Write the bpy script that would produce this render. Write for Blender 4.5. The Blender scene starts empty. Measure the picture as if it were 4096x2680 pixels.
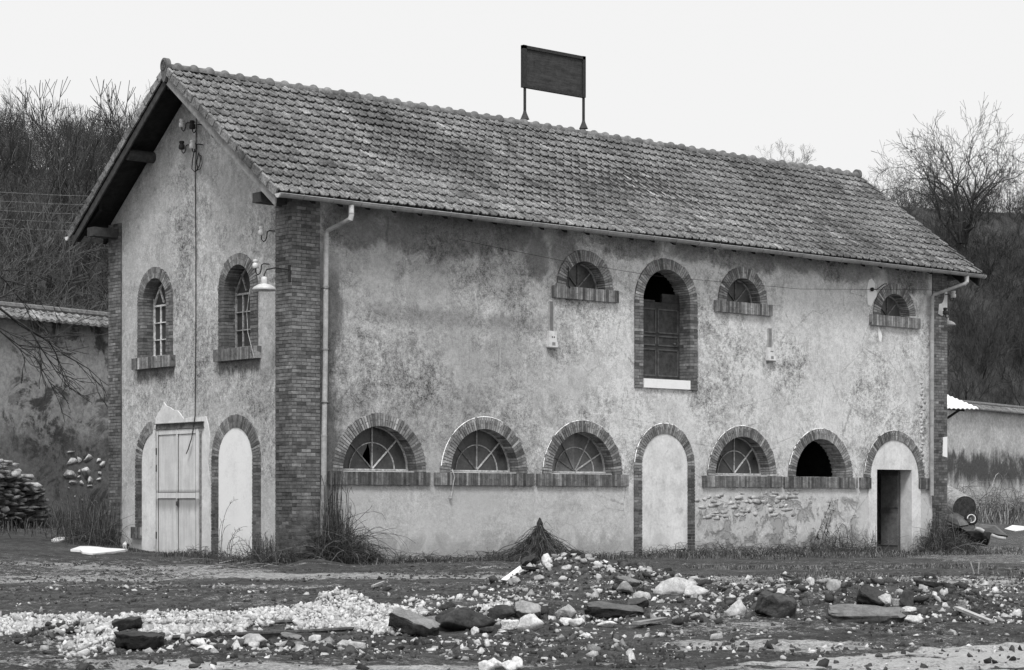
import bpy, bmesh, math, random
import numpy as np
from mathutils import Vector, Matrix, Euler
R = math.radians
scene = bpy.context.scene
col = scene.collection

# ------------------------------------------------------------------ camera, sky, sun, exposure
CAMF, CAMCX, CAMH = 8138.0, 2048.0, 2003.0          # photo focal length / horizon in photo pixels
VD = np.array([0.64655461, 0.7628677]); RD = np.array([0.7628677, -0.64655461])
CP = np.array([-21.85378, -32.27341, 1.22])
cam_d = bpy.data.cameras.new('camera'); cam = bpy.data.objects.new('camera', cam_d); col.objects.link(cam)
cam.location = CP
cam.rotation_euler = Euler((R(90), 0, math.atan2(VD[1], VD[0]) - R(90)))
cam_d.sensor_width = 36; cam_d.lens = 36 * CAMF / 4096; cam_d.shift_y = (CAMH - 1340) / 4096
cam_d.clip_start = 0.5; cam_d.clip_end = 3000
scene.camera = cam

w = bpy.data.worlds.new('World'); scene.world = w; w.use_nodes = True
nt = w.node_tree; nt.nodes.clear()
def WN(t, **k):
    n = nt.nodes.new(t)
    for a, b in k.items(): setattr(n, a, b)
    return n
SUN_EL, SUN_AZ = 56.0, math.degrees(math.atan2(-0.70, -0.62))      # direction towards the sun in the XY plane
sky = WN('ShaderNodeTexSky', sky_type='NISHITA', sun_disc=False)
sky.sun_elevation = R(SUN_EL); sky.sun_rotation = R(90 - SUN_AZ)
bw = WN('ShaderNodeRGBToBW'); mulsky = WN('ShaderNodeMath', operation='MULTIPLY'); mulsky.inputs[1].default_value = 0.1
tc = WN('ShaderNodeTexCoord'); sep = WN('ShaderNodeSeparateXYZ')
ramp = WN('ShaderNodeValToRGB')                      # overcast cloud deck: even near the horizon, brighter overhead
ramp.color_ramp.elements[0].position = 0.0; ramp.color_ramp.elements[0].color = (.925, .925, .925, 1)
ramp.color_ramp.elements[1].position = 1.0; ramp.color_ramp.elements[1].color = (1.0, 1.0, 1.0, 1)
e = ramp.color_ramp.elements.new(.30); e.color = (.925, .925, .925, 1)
mx = WN('ShaderNodeMix', data_type='FLOAT'); mx.inputs[0].default_value = .96
bg = WN('ShaderNodeBackground'); out = WN('ShaderNodeOutputWorld')
L = nt.links.new
L(sky.outputs[0], bw.inputs[0]); L(bw.outputs[0], mulsky.inputs[0]); L(mulsky.outputs[0], mx.inputs[2])
L(tc.outputs['Generated'], sep.inputs[0]); L(sep.outputs['Z'], ramp.inputs[0]); L(ramp.outputs[0], mx.inputs[3])
L(mx.outputs[0], bg.inputs[0]); bg.inputs[1].default_value = 1.0; L(bg.outputs[0], out.inputs[0])

sd = bpy.data.lights.new('sun', 'SUN'); sd.energy = 2.5; sd.angle = R(15); sd.color = (1, 1, 1)
sun = bpy.data.objects.new('sun', sd); col.objects.link(sun)
_e, _a = R(SUN_EL), R(SUN_AZ)
sdir = Vector((math.cos(_a) * math.cos(_e), math.sin(_a) * math.cos(_e), math.sin(_e)))
sun.rotation_euler = (-sdir).to_track_quat('-Z', 'Y').to_euler(); sun.location = (-30, -40, 40)
vs = scene.view_settings; vs.view_transform = 'Standard'; vs.look = 'None'; vs.exposure = 0; vs.gamma = 1
scene.cycles.max_bounces = 6; scene.cycles.diffuse_bounces = 3

# ------------------------------------------------------------------ naming helpers
def tag(o, label=None, cat=None, group=None, kind=None):
    if label: o['label'] = label
    if cat: o['category'] = cat
    if group: o['group'] = group
    if kind: o['kind'] = kind
    return o
def empty(name, loc=(0, 0, 0), rz=0):
    o = bpy.data.objects.new(name, None); col.objects.link(o); o.location = loc; o.rotation_euler = (0, 0, rz)
    o.empty_display_size = .2
    return o

# ------------------------------------------------------------------ mesh helpers
class MB:
    def __init__(s): s.v = []; s.f = []; s.t = []; s.m = []
    def add(s, vs, fs, tone=1.0, mat=0):
        b = len(s.v); s.v.extend([tuple(p) for p in vs])
        for f in fs: s.f.append(tuple(b + i for i in f)); s.t.append(tone); s.m.append(mat)
    def box(s, a, b, tone=1.0, mat=0):
        x0, y0, z0 = a; x1, y1, z1 = b
        s.add([(x0,y0,z0),(x1,y0,z0),(x1,y1,z0),(x0,y1,z0),(x0,y0,z1),(x1,y0,z1),(x1,y1,z1),(x0,y1,z1)],
              [(0,3,2,1),(4,5,6,7),(0,1,5,4),(1,2,6,5),(2,3,7,6),(3,0,4,7)], tone, mat)
    def hexa(s, p, tone=1.0, mat=0):   # 8 arbitrary corners, same order as box
        s.add(p, [(0,3,2,1),(4,5,6,7),(0,1,5,4),(1,2,6,5),(2,3,7,6),(3,0,4,7)], tone, mat)
    def tube(s, pts, rad, n=8, tone=1.0, mat=0, cap=True):
        pts = [Vector(p) for p in pts]
        if not isinstance(rad, (list, tuple)): rad = [rad] * len(pts)
        rings = []
        up = None
        for i, p in enumerate(pts):
            d = (pts[min(i + 1, len(pts) - 1)] - pts[max(i - 1, 0)])
            if d.length < 1e-9: d = Vector((0, 0, 1))
            d.normalize()
            if up is None: up = Vector((0, 0, 1)) if abs(d.z) < .9 else Vector((1, 0, 0))
            a = d.cross(up)
            if a.length < 1e-6: a = d.cross(Vector((0, 1, 0)))
            a.normalize(); b = a.cross(d); b.normalize(); up = b
            rings.append([p + a * (math.cos(2*math.pi*k/n) * rad[i]) + b * (math.sin(2*math.pi*k/n) * rad[i]) for k in range(n)])
        vs = [q for r_ in rings for q in r_]; fs = []
        for i in range(len(pts) - 1):
            for k in range(n):
                k2 = (k + 1) % n
                fs.append((i*n+k, i*n+k2, (i+1)*n+k2, (i+1)*n+k))
        if cap: fs.append(tuple(range(n))[::-1]); fs.append(tuple((len(pts)-1)*n + k for k in range(n)))
        s.add(vs, fs, tone, mat)
    def lathe(s, prof, org, axis='z', n=20, tone=1.0, mat=0):
        vs = []; org = Vector(org)
        for (r_, h_) in prof:
            for k in range(n):
                a = 2 * math.pi * k / n
                if axis == 'z': p = Vector((r_*math.cos(a), r_*math.sin(a), h_))
                elif axis == 'x': p = Vector((h_, r_*math.cos(a), r_*math.sin(a)))
                else: p = Vector((r_*math.cos(a), h_, r_*math.sin(a)))
                vs.append(org + p)
        fs = []
        for i in range(len(prof) - 1):
            for k in range(n):
                k2 = (k + 1) % n; fs.append((i*n+k, i*n+k2, (i+1)*n+k2, (i+1)*n+k))
        s.add(vs, fs, tone, mat)
    def build(s, name, mats, parent=None, smooth=False, loc=None):
        me = bpy.data.meshes.new(name); me.from_pydata(s.v, [], s.f)
        a = me.attributes.new('tone', 'FLOAT', 'FACE'); a.data.foreach_set('value', np.array(s.t, dtype=np.float32))
        if not isinstance(mats, (list, tuple)): mats = [mats]
        for m in mats: me.materials.append(m)
        if len(mats) > 1: me.polygons.foreach_set('material_index', np.array(s.m, dtype=np.int32))
        if smooth: me.polygons.foreach_set('use_smooth', np.ones(len(s.f), dtype=bool))
        me.update()
        o = bpy.data.objects.new(name, me); col.objects.link(o)
        if parent: o.parent = parent
        if loc is not None: o.location = loc
        return o
def np_mesh(name, V, F, mat, tone=None, smooth=False, parent=None):
    """V (n,3), F (m,k) uniform polygons, tone per face"""
    V = np.asarray(V, dtype=np.float32); F = np.asarray(F, dtype=np.int32)
    me = bpy.data.meshes.new(name); k = F.shape[1]
    me.vertices.add(len(V)); me.vertices.foreach_set('co', V.ravel())
    me.loops.add(F.size); me.loops.foreach_set('vertex_index', F.ravel())
    me.polygons.add(len(F)); me.polygons.foreach_set('loop_start', np.arange(0, F.size, k, dtype=np.int32))
    me.polygons.foreach_set('loop_total', np.full(len(F), k, dtype=np.int32))
    if smooth: me.polygons.foreach_set('use_smooth', np.ones(len(F), dtype=bool))
    me.update(calc_edges=True)
    a = me.attributes.new('tone', 'FLOAT', 'FACE')
    a.data.foreach_set('value', np.asarray(tone if tone is not None else np.ones(len(F)), dtype=np.float32))
    me.materials.append(mat)
    o = bpy.data.objects.new(name, me); col.objects.link(o)
    if parent: o.parent = parent
    return o

# ------------------------------------------------------------------ numpy noise
_rs = np.random.RandomState(7)
_perm = _rs.rand(256, 256)
def vnoise(x, y):
    xi = np.floor(x).astype(int); yi = np.floor(y).astype(int); fx = x - xi; fy = y - yi
    fx = fx*fx*(3-2*fx); fy = fy*fy*(3-2*fy)
    g = lambda a, b: _perm[a & 255, b & 255]
    return (g(xi,yi)*(1-fx)*(1-fy) + g(xi+1,yi)*fx*(1-fy) + g(xi,yi+1)*(1-fx)*fy + g(xi+1,yi+1)*fx*fy)
def fbm(x, y, o=4):
    s = 0; a = .5; x = np.asarray(x, float); y = np.asarray(y, float)
    for i in range(o): s = s + a * (vnoise(x, y) - .5); x = x*2.03 + 17.3; y = y*2.03 + 5.7; a *= .5
    return s

# ------------------------------------------------------------------ ground height
WP = np.array([-0.03, 12.15]); WDIR = np.array([67.72, 17.66]); WDIR = WDIR / np.linalg.norm(WDIR); WNRM = np.array([WDIR[1], -WDIR[0]])
def sl(x, y):        # distance along / across the camera's heading
    dx = np.asarray(x) - CP[0]; dy = np.asarray(y) - CP[1]
    return dx*VD[0] + dy*VD[1], dx*RD[0] + dy*RD[1]
def xy(s, l): return CP[0] + VD[0]*s + RD[0]*l, CP[1] + VD[1]*s + RD[1]*l
def sst(a, b, v):
    t = np.clip((v - a) / (b - a), 0, 1); return t*t*(3-2*t)
PILES = [ # s, l, radius_s, radius_l, height
    (26.6, 0.75, .9, .85, .38), (26.2, 1.7, .9, 1.1, .22), (22.4, 3.3, .9, 1.0, .24), (22.5, 4.6, 1.0, 1.0, .26), (23.6, 2.3, .8, 1.0, .10),
    (20.2, -0.55, .5, .35, .17), (20.4, 0.25, .5, .45, .10), (20.0, 1.25, .5, .45, .08),
    (17.3, -3.75, .45, .5, .13), (16.9, -2.6, .35, .6, .08), (24.5, -3.2, 1.0, 1.6, .08), (24.3, -1.2, .9, 1.2, .06),
    (38.2, -3.7, 1.0, .6, .12)]
def zbase(x, y):
    x = np.asarray(x, float); y = np.asarray(y, float)
    d = -((x - WP[0])*WNRM[0] + (y - WP[1])*WNRM[1]) * -1.0
    z = .68 * np.clip(1 - np.maximum(d, 0)/11.0, 0, 1)**1.5
    z = z - .10 * sst(8, 20, x) * sst(-8, -1, y) * sst(4, 10, d)
    return z
def H(x, y):
    z = zbase(x, y); s, l = sl(x, y)
    near = sst(90, 45, s)
    z = z + near * (.10*fbm(x*.35, y*.35, 3) + .05*fbm(x*1.7, y*1.7, 3))
    for (a, b, c, d, h) in PILES:
        z = z + h*np.exp(-((s-a)/c)**2 - ((l-b)/d)**2) * (1 + .9*fbm(x*2.3+3, y*2.3, 3))
    return z
def ray(px, py): return VD[0] + RD[0]*(px-CAMCX)/CAMF, VD[1] + RD[1]*(px-CAMCX)/CAMF, (CAMH-py)/CAMF
def G(px, py, smin=12, smax=110):     # photo pixel -> point of the ground
    dx, dy, dz = ray(px, py); t = np.arange(smin, smax, .04)
    X = CP[0]+dx*t; Y = CP[1]+dy*t; Z = CP[2]+dz*t
    k = np.nonzero(Z <= H(X, Y))[0]
    i = k[0] if len(k) else len(t)-1
    return float(X[i]), float(Y[i]), float(H(X[i], Y[i])), float(t[i])
def onY(px, py, Y):
    d = ray(px, py); t = (Y-CP[1])/d[1]; return (CP[0]+d[0]*t, Y, CP[2]+d[2]*t)
def onX(px, py, X):
    d = ray(px, py); t = (X-CP[0])/d[0]; return (X, CP[1]+d[1]*t, CP[2]+d[2]*t)
def onS(px, py, s):
    d = ray(px, py); return (CP[0]+d[0]*s, CP[1]+d[1]*s, CP[2]+d[2]*s)
def onW(px, py, off=0):   # boundary wall face
    d = ray(px, py); p = WP + WNRM*off
    t = ((p[0]-CP[0])*WNRM[0] + (p[1]-CP[1])*WNRM[1]) / (d[0]*WNRM[0] + d[1]*WNRM[1])
    return (CP[0]+d[0]*t, CP[1]+d[1]*t, CP[2]+d[2]*t)

# ------------------------------------------------------------------ materials
class NT:
    def __init__(s, name):
        s.m = bpy.data.materials.new(name); s.m.use_nodes = True; s.t = s.m.node_tree; s.n = s.t.nodes
        s.b = s.n['Principled BSDF']; s.b.inputs['Specular IOR Level'].default_value = .2
        s.tc = s.n.new('ShaderNodeTexCoord').outputs['Object']
    def l(s, a, b):
        if isinstance(a, (int, float)): b.default_value = a
        else: s.t.links.new(a, b)
    def math(s, op, a, b=0.0, c=0.0, clamp=False):
        n = s.n.new('ShaderNodeMath'); n.operation = op; n.use_clamp = clamp
        s.l(a, n.inputs[0]); s.l(b, n.inputs[1]); s.l(c, n.inputs[2]); return n.outputs[0]
    def map(s, sc=(1,1,1), loc=(0,0,0), src=None):
        n = s.n.new('ShaderNodeMapping'); n.inputs['Scale'].default_value = sc; n.inputs['Location'].default_value = loc
        s.t.links.new(src or s.tc, n.inputs[0]); return n.outputs[0]
    def noise(s, scale, detail=5, rough=.6, vec=None, dist=0, loc=0):
        n = s.n.new('ShaderNodeTexNoise'); n.inputs['Scale'].default_value = scale; n.inputs['Detail'].default_value = detail
        n.inputs['Roughness'].default_value = rough; n.inputs['Distortion'].default_value = dist
        s.t.links.new(vec or (s.map(loc=(loc, loc*.7, loc*.3)) if loc else s.tc), n.inputs['Vector']); return n.outputs['Fac']
    def voro(s, scale, vec=None, feat='F1'):
        n = s.n.new('ShaderNodeTexVoronoi'); n.inputs['Scale'].default_value = scale; n.feature = feat
        s.t.links.new(vec or s.tc, n.inputs['Vector']); return n.outputs['Distance']
    def rng(s, v, a, b, c=0.0, d=1.0, smooth=True):
        n = s.n.new('ShaderNodeMapRange'); n.interpolation_type = 'SMOOTHSTEP' if smooth else 'LINEAR'
        s.l(v, n.inputs[0])
        for i, q in enumerate((a, b, c, d)): n.inputs[1+i].default_value = q
        return n.outputs[0]
    def mix(s, f, a, b):
        n = s.n.new('ShaderNodeMix'); n.data_type = 'FLOAT'; s.l(f, n.inputs[0]); s.l(a, n.inputs[2]); s.l(b, n.inputs[3]); return n.outputs[0]
    def xyz(s):
        n = s.n.new('ShaderNodeSeparateXYZ'); s.t.links.new(s.tc, n.inputs[0]); return n.outputs
    def tone(s):
        n = s.n.new('ShaderNodeAttribute'); n.attribute_name = 'tone'; return n.outputs['Fac']
    def attr(s, a):
        n = s.n.new('ShaderNodeAttribute'); n.attribute_name = a; return n.outputs['Fac']
    def rand(s):
        return s.n.new('ShaderNodeObjectInfo').outputs['Random']
    def done(s, colr, rough=.9, bump=None, bs=.5, bd=.01, metal=0):
        c = s.n.new('ShaderNodeCombineColor')
        for i in range(3): s.l(colr, c.inputs[i])
        s.t.links.new(c.outputs[0], s.b.inputs['Base Color']); s.l(rough, s.b.inputs['Roughness']); s.b.inputs['Metallic'].default_value = metal
        if bump is not None:
            n = s.n.new('ShaderNodeBump'); n.inputs['Strength'].default_value = bs; n.inputs['Distance'].default_value = bd
            s.l(bump, n.inputs['Height']); s.t.links.new(n.outputs[0], s.b.inputs['Normal'])
        return s.m
def simple(name, v, var=.35, scale=8, rough=.85, bump=.4, bd=.006, metal=0, streak=False, spec=None):
    s = NT(name)
    vec = s.map((6, 6, .6)) if streak else None
    n = s.noise(scale, 8, .68, vec); n2 = s.noise(scale*7, 4, .7)
    f = s.math('ADD', s.rng(n, .25, .75, 1-var, 1+var), s.rng(n2, .3, .7, -var*.4, var*.4))
    c = s.math('MULTIPLY', s.math('MULTIPLY', f, v), s.tone(), clamp=True)
    if spec is not None: s.b.inputs['Specular IOR Level'].default_value = spec
    return s.done(c, rough, s.math('ADD', n, n2), bump, bd, metal)

def plaster_main():
    s = NT('old_plaster'); x, y, z = s.xyz()
    big = s.noise(.55, 5, .6, dist=.4); med = s.noise(2.6, 8, .68, dist=.8); fine = s.noise(14, 8, .75); grit = s.noise(75, 5, .8)
    st = s.noise(1.0, 7, .7, s.map((4.0, 4.0, .5)))
    right = s.rng(x, 5.2, 9.0)                                   # renewed paler render on the right-hand two thirds
    gab = s.rng(x, .3, .6, 1.0, 0.0)
    low = s.rng(s.math('ADD', z, s.math('MULTIPLY', big, .3)), 1.75, 1.55)
    base = s.mix(right, .46, .70)
    base = s.mix(gab, base, .56)
    base = s.mix(s.math('MULTIPLY', low, .7), base, .58)
    mid_ = s.noise(30, 7, .8, loc=7.7); a = s.rng(med, .32, .68, -.25, .17); b = s.rng(fine, .34, .66, -.30, .22); c = s.math('ADD', s.rng(grit, .3, .7, -.2, .2), s.rng(mid_, .36, .64, -.28, .18))
    d = s.rng(big, .34, .66, -.17, .13); e_ = s.rng(st, .3, .7, -.07, .06)
    quiet = s.math('MULTIPLY', s.rng(low, 0, 1, 1.0, .45), s.rng(s.noise(.5, 4, .6, loc=31), .38, .62, .45, 1.25))
    tot = s.math('ADD', s.math('ADD', a, b), s.math('ADD', c, s.math('ADD', d, e_)))
    v = s.math('MULTIPLY', base, s.math('ADD', s.math('MULTIPLY', tot, quiet), 1.0))
    # dark lichen/soot flecks, densest on the older left part
    fl = s.rng(s.noise(17, 8, .85, dist=1.5), .54, .62); zone = s.rng(s.noise(1.4, 5, .7, loc=9.1), .38, .58)
    fl = s.math('MULTIPLY', s.math('MULTIPLY', fl, zone), s.rng(low, 0, 1, .75, .15))
    v = s.mix(s.math('MULTIPLY', fl, .85), v, .14)
    fl2 = s.math('MULTIPLY', s.rng(s.noise(9, 9, .85, loc=13, dist=.8), .50, .60), s.math('MULTIPLY', s.rng(s.noise(.9, 5, .7, loc=21), .42, .6), s.math('MULTIPLY', s.rng(z, 1.9, 3.2), s.rng(right, 0, 1, 1.0, .35))))
    v = s.mix(s.math('MULTIPLY', fl2, .6), v, .19)
    # horizontal dirty band of an old lift in the render, x 1.5..7, z about 5.0
    band = s.math('MULTIPLY', s.rng(s.math('ABSOLUTE', s.math('SUBTRACT', s.math('ADD', z, s.math('MULTIPLY', med, .6)), 5.22)), .30, .05),
                  s.math('MULTIPLY', s.rng(x, 1.2, 2.2), s.rng(x, 7.5, 5.5)))
    v = s.math('MULTIPLY', v, s.math('SUBTRACT', 1.0, s.math('MULTIPLY', band, .3)))
    # damp stain running down beside the downpipe
    wob = s.math('MULTIPLY', s.math('SUBTRACT', s.noise(1.6, 7, .75, s.map((1,1,.5), (3,3,3))), .5), 1.3)
    pip = s.math('MULTIPLY', s.rng(s.math('ADD', x, wob), 1.32, 1.02), s.rng(x, .5, .6))
    pip = s.math('MULTIPLY', pip, s.math('MULTIPLY', s.rng(z, .9, 1.6), s.rng(z, 6.2, 5.3)))
    v = s.math('MULTIPLY', v, s.math('SUBTRACT', 1.0, s.math('MULTIPLY', pip, .68)))
    # ragged damp blotches below the gutter, extended to paint in the eave shade
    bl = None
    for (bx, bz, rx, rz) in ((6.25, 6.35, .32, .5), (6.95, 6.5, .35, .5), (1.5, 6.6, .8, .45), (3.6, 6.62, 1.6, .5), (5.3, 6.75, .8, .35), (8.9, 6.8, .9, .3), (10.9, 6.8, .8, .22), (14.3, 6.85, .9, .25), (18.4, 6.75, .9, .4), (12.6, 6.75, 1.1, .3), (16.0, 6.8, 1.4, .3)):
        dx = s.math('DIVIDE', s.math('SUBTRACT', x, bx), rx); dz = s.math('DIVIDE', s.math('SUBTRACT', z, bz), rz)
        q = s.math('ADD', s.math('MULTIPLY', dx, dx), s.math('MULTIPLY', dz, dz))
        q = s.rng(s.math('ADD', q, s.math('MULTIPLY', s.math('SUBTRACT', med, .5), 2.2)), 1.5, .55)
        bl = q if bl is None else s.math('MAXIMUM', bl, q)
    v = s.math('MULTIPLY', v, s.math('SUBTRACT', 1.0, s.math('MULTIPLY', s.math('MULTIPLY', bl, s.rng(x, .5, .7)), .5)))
    # run-off streaks under the two gable sills
    for (cy, hw) in ((5.13, .80), (1.9, .80)):
        inx = s.rng(s.math('ABSOLUTE', s.math('SUBTRACT', y, cy)), hw, hw-.08)
        k = s.noise(1.0, 6, .7, s.map((1, 14, 1.2), (0, cy, 0)))
        inz = s.rng(s.math('ADD', z, s.math('MULTIPLY', k, .9)), 4.08, 4.30); inz2 = s.rng(z, 4.05, 3.99)
        q = s.math('MULTIPLY', s.math('MULTIPLY', inx, inz), s.math('MULTIPLY', inz2, gab))
        v = s.math('MULTIPLY', v, s.math('SUBTRACT', 1.0, s.math('MULTIPLY', q, .6)))
    # broken render patches, lower right bay
    pat = s.rng(s.noise(2.3, 9, .74, loc=4.4, dist=.5), .50, .57)
    reg = s.math('MULTIPLY', s.math('MULTIPLY', s.rng(x, 10.95, 11.1), s.rng(x, 16.7, 16.4)), s.rng(s.math('ADD', z, s.math('MULTIPLY', med, .3)), 1.5, 1.3))
    v = s.mix(s.math('MULTIPLY', s.math('MULTIPLY', pat, reg), .6), v, .30)
    # chalky run-offs and swept scratch marks
    run = s.math('MULTIPLY', s.rng(s.noise(1.0, 6, .7, s.map((7, 7, .45), (5, 5, 5))), .58, .70), s.rng(z, 1.7, 3.0))
    v = s.math('MULTIPLY', v, s.math('ADD', 1.0, s.math('MULTIPLY', run, .18)))
    dk = s.math('MULTIPLY', s.rng(s.noise(1.0, 7, .75, s.map((5, 5, .6), (1, 8, 2))), .60, .70), s.rng(z, 2.2, 4.5))
    v = s.math('MULTIPLY', v, s.math('SUBTRACT', 1.0, s.math('MULTIPLY', dk, .34)))
    # thin scratches and cracks
    cr = s.voro(.9, s.map((1,1,1), (2,2,2)), 'DISTANCE_TO_EDGE')
    crw = s.math('MULTIPLY', s.rng(s.math('ADD', cr, s.math('MULTIPLY', s.math('SUBTRACT', fine, .5), .05)), .010, .002), s.math('MULTIPLY', right, s.rng(zone, 0, 1, .1, .5)))
    v = s.mix(s.math('MULTIPLY', crw, .9), v, .16)
    ft = s.math('MULTIPLY', s.rng(s.math('ADD', z, s.math('MULTIPLY', med, 1.1)), 1.15, .75), s.rng(fine, .35, .55, .35, 1.0)); v = s.math('MULTIPLY', v, s.math('SUBTRACT', 1.0, s.math('MULTIPLY', ft, .30)))
    v = s.math('MAXIMUM', s.math('MINIMUM', v, .8), .05)
    h = s.math('ADD', s.math('MULTIPLY', fine, 1.0), s.math('ADD', s.math('MULTIPLY', grit, .6), s.math('MULTIPLY', pat, s.math('MULTIPLY', reg, -3.5))))
    return s.done(v, .95, h, .7, .02)
M = {}
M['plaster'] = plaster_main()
def whiteplaster(name, v, dirt):
    s = NT(name); x, y, z = s.xyz()
    n = s.noise(1.8, 7, .65); f = s.noise(16, 7, .7); g = s.noise(90, 3, .7)
    c = s.math('MULTIPLY', v, s.math('ADD', 1.0, s.math('ADD', s.rng(n, .3, .7, -.16*dirt, .10), s.math('ADD', s.rng(f, .3, .7, -.1*dirt, .06), s.rng(g, .3, .7, -.05, .05)))))
    st = s.rng(s.noise(3.2, 7, .7, loc=2.2), .56, .68)
    c = s.mix(s.math('MULTIPLY', st, .5*dirt), c, v*.5)
    ve = s.rng(s.noise(1, 6, .75, s.map((8, 8, .6))), .55, .72); c = s.mix(s.math('MULTIPLY', ve, .35*dirt), c, v*.5)
    foot = s.math('MULTIPLY', s.rng(s.math('ADD', z, s.math('MULTIPLY', n, .5)), .75, .3), s.rng(f, .35, .6))
    c = s.mix(s.math('MULTIPLY', foot, .6*max(dirt, .5)), c, v*.4)
    return s.done(s.math('MINIMUM', c, .9), .93, s.math('ADD', n, f), .4, .01)
M['infill'] = whiteplaster('pale_infill_plaster', .76, 1.2)
M['limewash'] = whiteplaster('white_limewash', .86, .35)
M['doorpatch'] = whiteplaster('pale_door_plaster', .78, 1.0)
def brickmat():
    s = NT('brick'); z = s.xyz()[2]
    n = s.noise(9, 8, .7); f = s.noise(60, 4, .7); big = s.noise(.9, 5, .65)
    c = s.math('MULTIPLY', s.tone(), s.math('ADD', s.rng(n, .3, .7, .12, .235), s.rng(f, .3, .7, -.03, .03)))
    c = s.math('MULTIPLY', c, s.rng(big, .3, .7, .65, 1.25))
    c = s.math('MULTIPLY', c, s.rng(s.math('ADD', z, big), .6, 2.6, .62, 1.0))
    return s.done(s.math('MAXIMUM', c, .03), .92, s.math('ADD', n, f), .5, .006)
M['brick'] = brickmat()
def mortarmat():
    s = NT('mortar'); z = s.xyz()[2]
    n = s.noise(1.2, 5, .7); f = s.noise(25, 6, .7)
    c = s.rng(f, .3, .7, .05, .10)
    pale = s.math('MULTIPLY', s.rng(n, .42, .52), s.rng(s.math('ADD', z, n), 1.9, 1.2, .25, 1.0))
    c = s.mix(pale, c, .32)
    return s.done(c, .95, f, .5, .006)
M['mortar'] = mortarmat()
def tilemat():
    s = NT('roof_tile')
    t = s.tone(); big = s.noise(.35, 4, .6); n = s.noise(5, 8, .75); f = s.noise(28, 6, .8); g = s.noise(90, 3, .7)
    c = s.math('MULTIPLY', t, s.math('ADD', s.rng(n, .3, .7, .12, .21), s.math('ADD', s.rng(f, .35, .65, -.09, .10), s.rng(g, .3, .7, -.03, .03))))
    c = s.math('MULTIPLY', c, s.rng(big, .35, .65, .78, 1.22))
    c = s.math('MULTIPLY', c, s.rng(s.noise(1.3, 5, .7, loc=3), .35, .65, .82, 1.15))
    sk = s.noise(1, 6, .75, s.map((16, 1.1, 1.1))); c = s.math('MULTIPLY', c, s.rng(sk, .34, .66, .6, 1.45))
    lich = s.math('MULTIPLY', s.rng(s.noise(34, 5, .8, loc=3.1), .60, .66), s.rng(s.noise(1.1, 4, .7, loc=5), .45, .6))
    c = s.mix(s.math('MULTIPLY', lich, .7), c, .42)
    moss = s.math('MULTIPLY', s.rng(s.noise(22, 5, .8, loc=8.1), .56, .62), s.rng(s.noise(.8, 4, .7, loc=1), .45, .6))
    c = s.mix(s.math('MULTIPLY', moss, .6), c, .05)
    return s.done(s.math('MAXIMUM', c, .03), .9, s.math('ADD', n, f), .5, .008)
M['tile'] = tilemat()
M['ridge'] = simple('ridge_tile', .17, .45, 9, .9)
M['wood_dark'] = simple('tarred_wood', .022, .4, 6)
M['wood_grey'] = simple('weathered_board', .26, .35, 7, streak=False)
M['board_dark'] = simple('dark_board', .06, .35, 9)
M['zinc'] = simple('zinc', .30, .3, 5, .55, .2, spec=.5)
M['zinc_pale'] = simple('painted_pipe', .42, .3, 6, .6, .2, spec=.4)
M['white_metal'] = simple('white_enamel', .62, .25, 6, .4, .1, spec=.5)
M['black_metal'] = simple('rusty_iron', .035, .4, 20, .7, .3)
M['porcelain'] = simple('porcelain', .75, .08, 10, .25, .05, spec=.5)
M['cable'] = simple('cable', .03, .2, 10)
M['frame'] = simple('window_paint', .42, .55, 14, .7, .3)
M['frame_dirty'] = simple('worn_window_paint', .26, .6, 14, .8, .3)
def glassmat():
    s = NT('dusty_glass'); n = s.noise(2.2, 6, .65); f = s.noise(22, 5, .7)
    c = s.math('MULTIPLY', s.tone(), s.math('ADD', s.rng(n, .3, .7, .035, .085), s.rng(f, .3, .7, -.01, .012)))
    s.b.inputs['Specular IOR Level'].default_value = .3
    return s.done(c, s.rng(n, .3, .7, .25, .6), s.noise(3, 2), .12, .03)
M['glass'] = glassmat()
M['interior'] = simple('dark_interior', .03, .4, 2)
def doormat():
    s = NT('painted_metal_door'); x, y, z = s.xyz()
    n = s.noise(1.0, 6, .7, s.map((1, 9, .7))); m = s.noise(3, 6, .65); f = s.noise(40, 5, .7)
    c = s.math('ADD', s.math('MULTIPLY', s.tone(), .70), s.math('ADD', s.rng(n, .3, .7, -.10, .07), s.math('ADD', s.rng(m, .3, .7, -.07, .05), s.rng(f, .3, .7, -.03, .03))))
    # rust bleeding down from the lock rail and along the foot
    k = s.noise(1, 6, .75, s.map((1, 22, 1.4), (0, 1, 0)))
    rst = s.math('MULTIPLY', s.rng(s.math('ADD', z, s.math('MULTIPLY', k, .12)), 1.53, 1.46), s.rng(z, 1.38, 1.392))
    rst2 = s.math('MULTIPLY', s.rng(s.math('ADD', z, s.math('MULTIPLY', k, .4)), 1.12, 1.36), s.rng(z, 1.27, 1.255))
    ft = s.rng(s.math('ADD', z, s.math('MULTIPLY', k, .25)), .36, .22)
    rr = s.math('MAXIMUM', s.math('MAXIMUM', rst, rst2), ft)
    c = s.mix(s.math('MULTIPLY', rr, .55), c, .14)
    return s.done(s.math('MAXIMUM', c, .04), .6, m, .2, .006)
M['door'] = doormat()
M['panel_wood'] = simple('old_panel_door', .050, .45, 7, .7)
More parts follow.
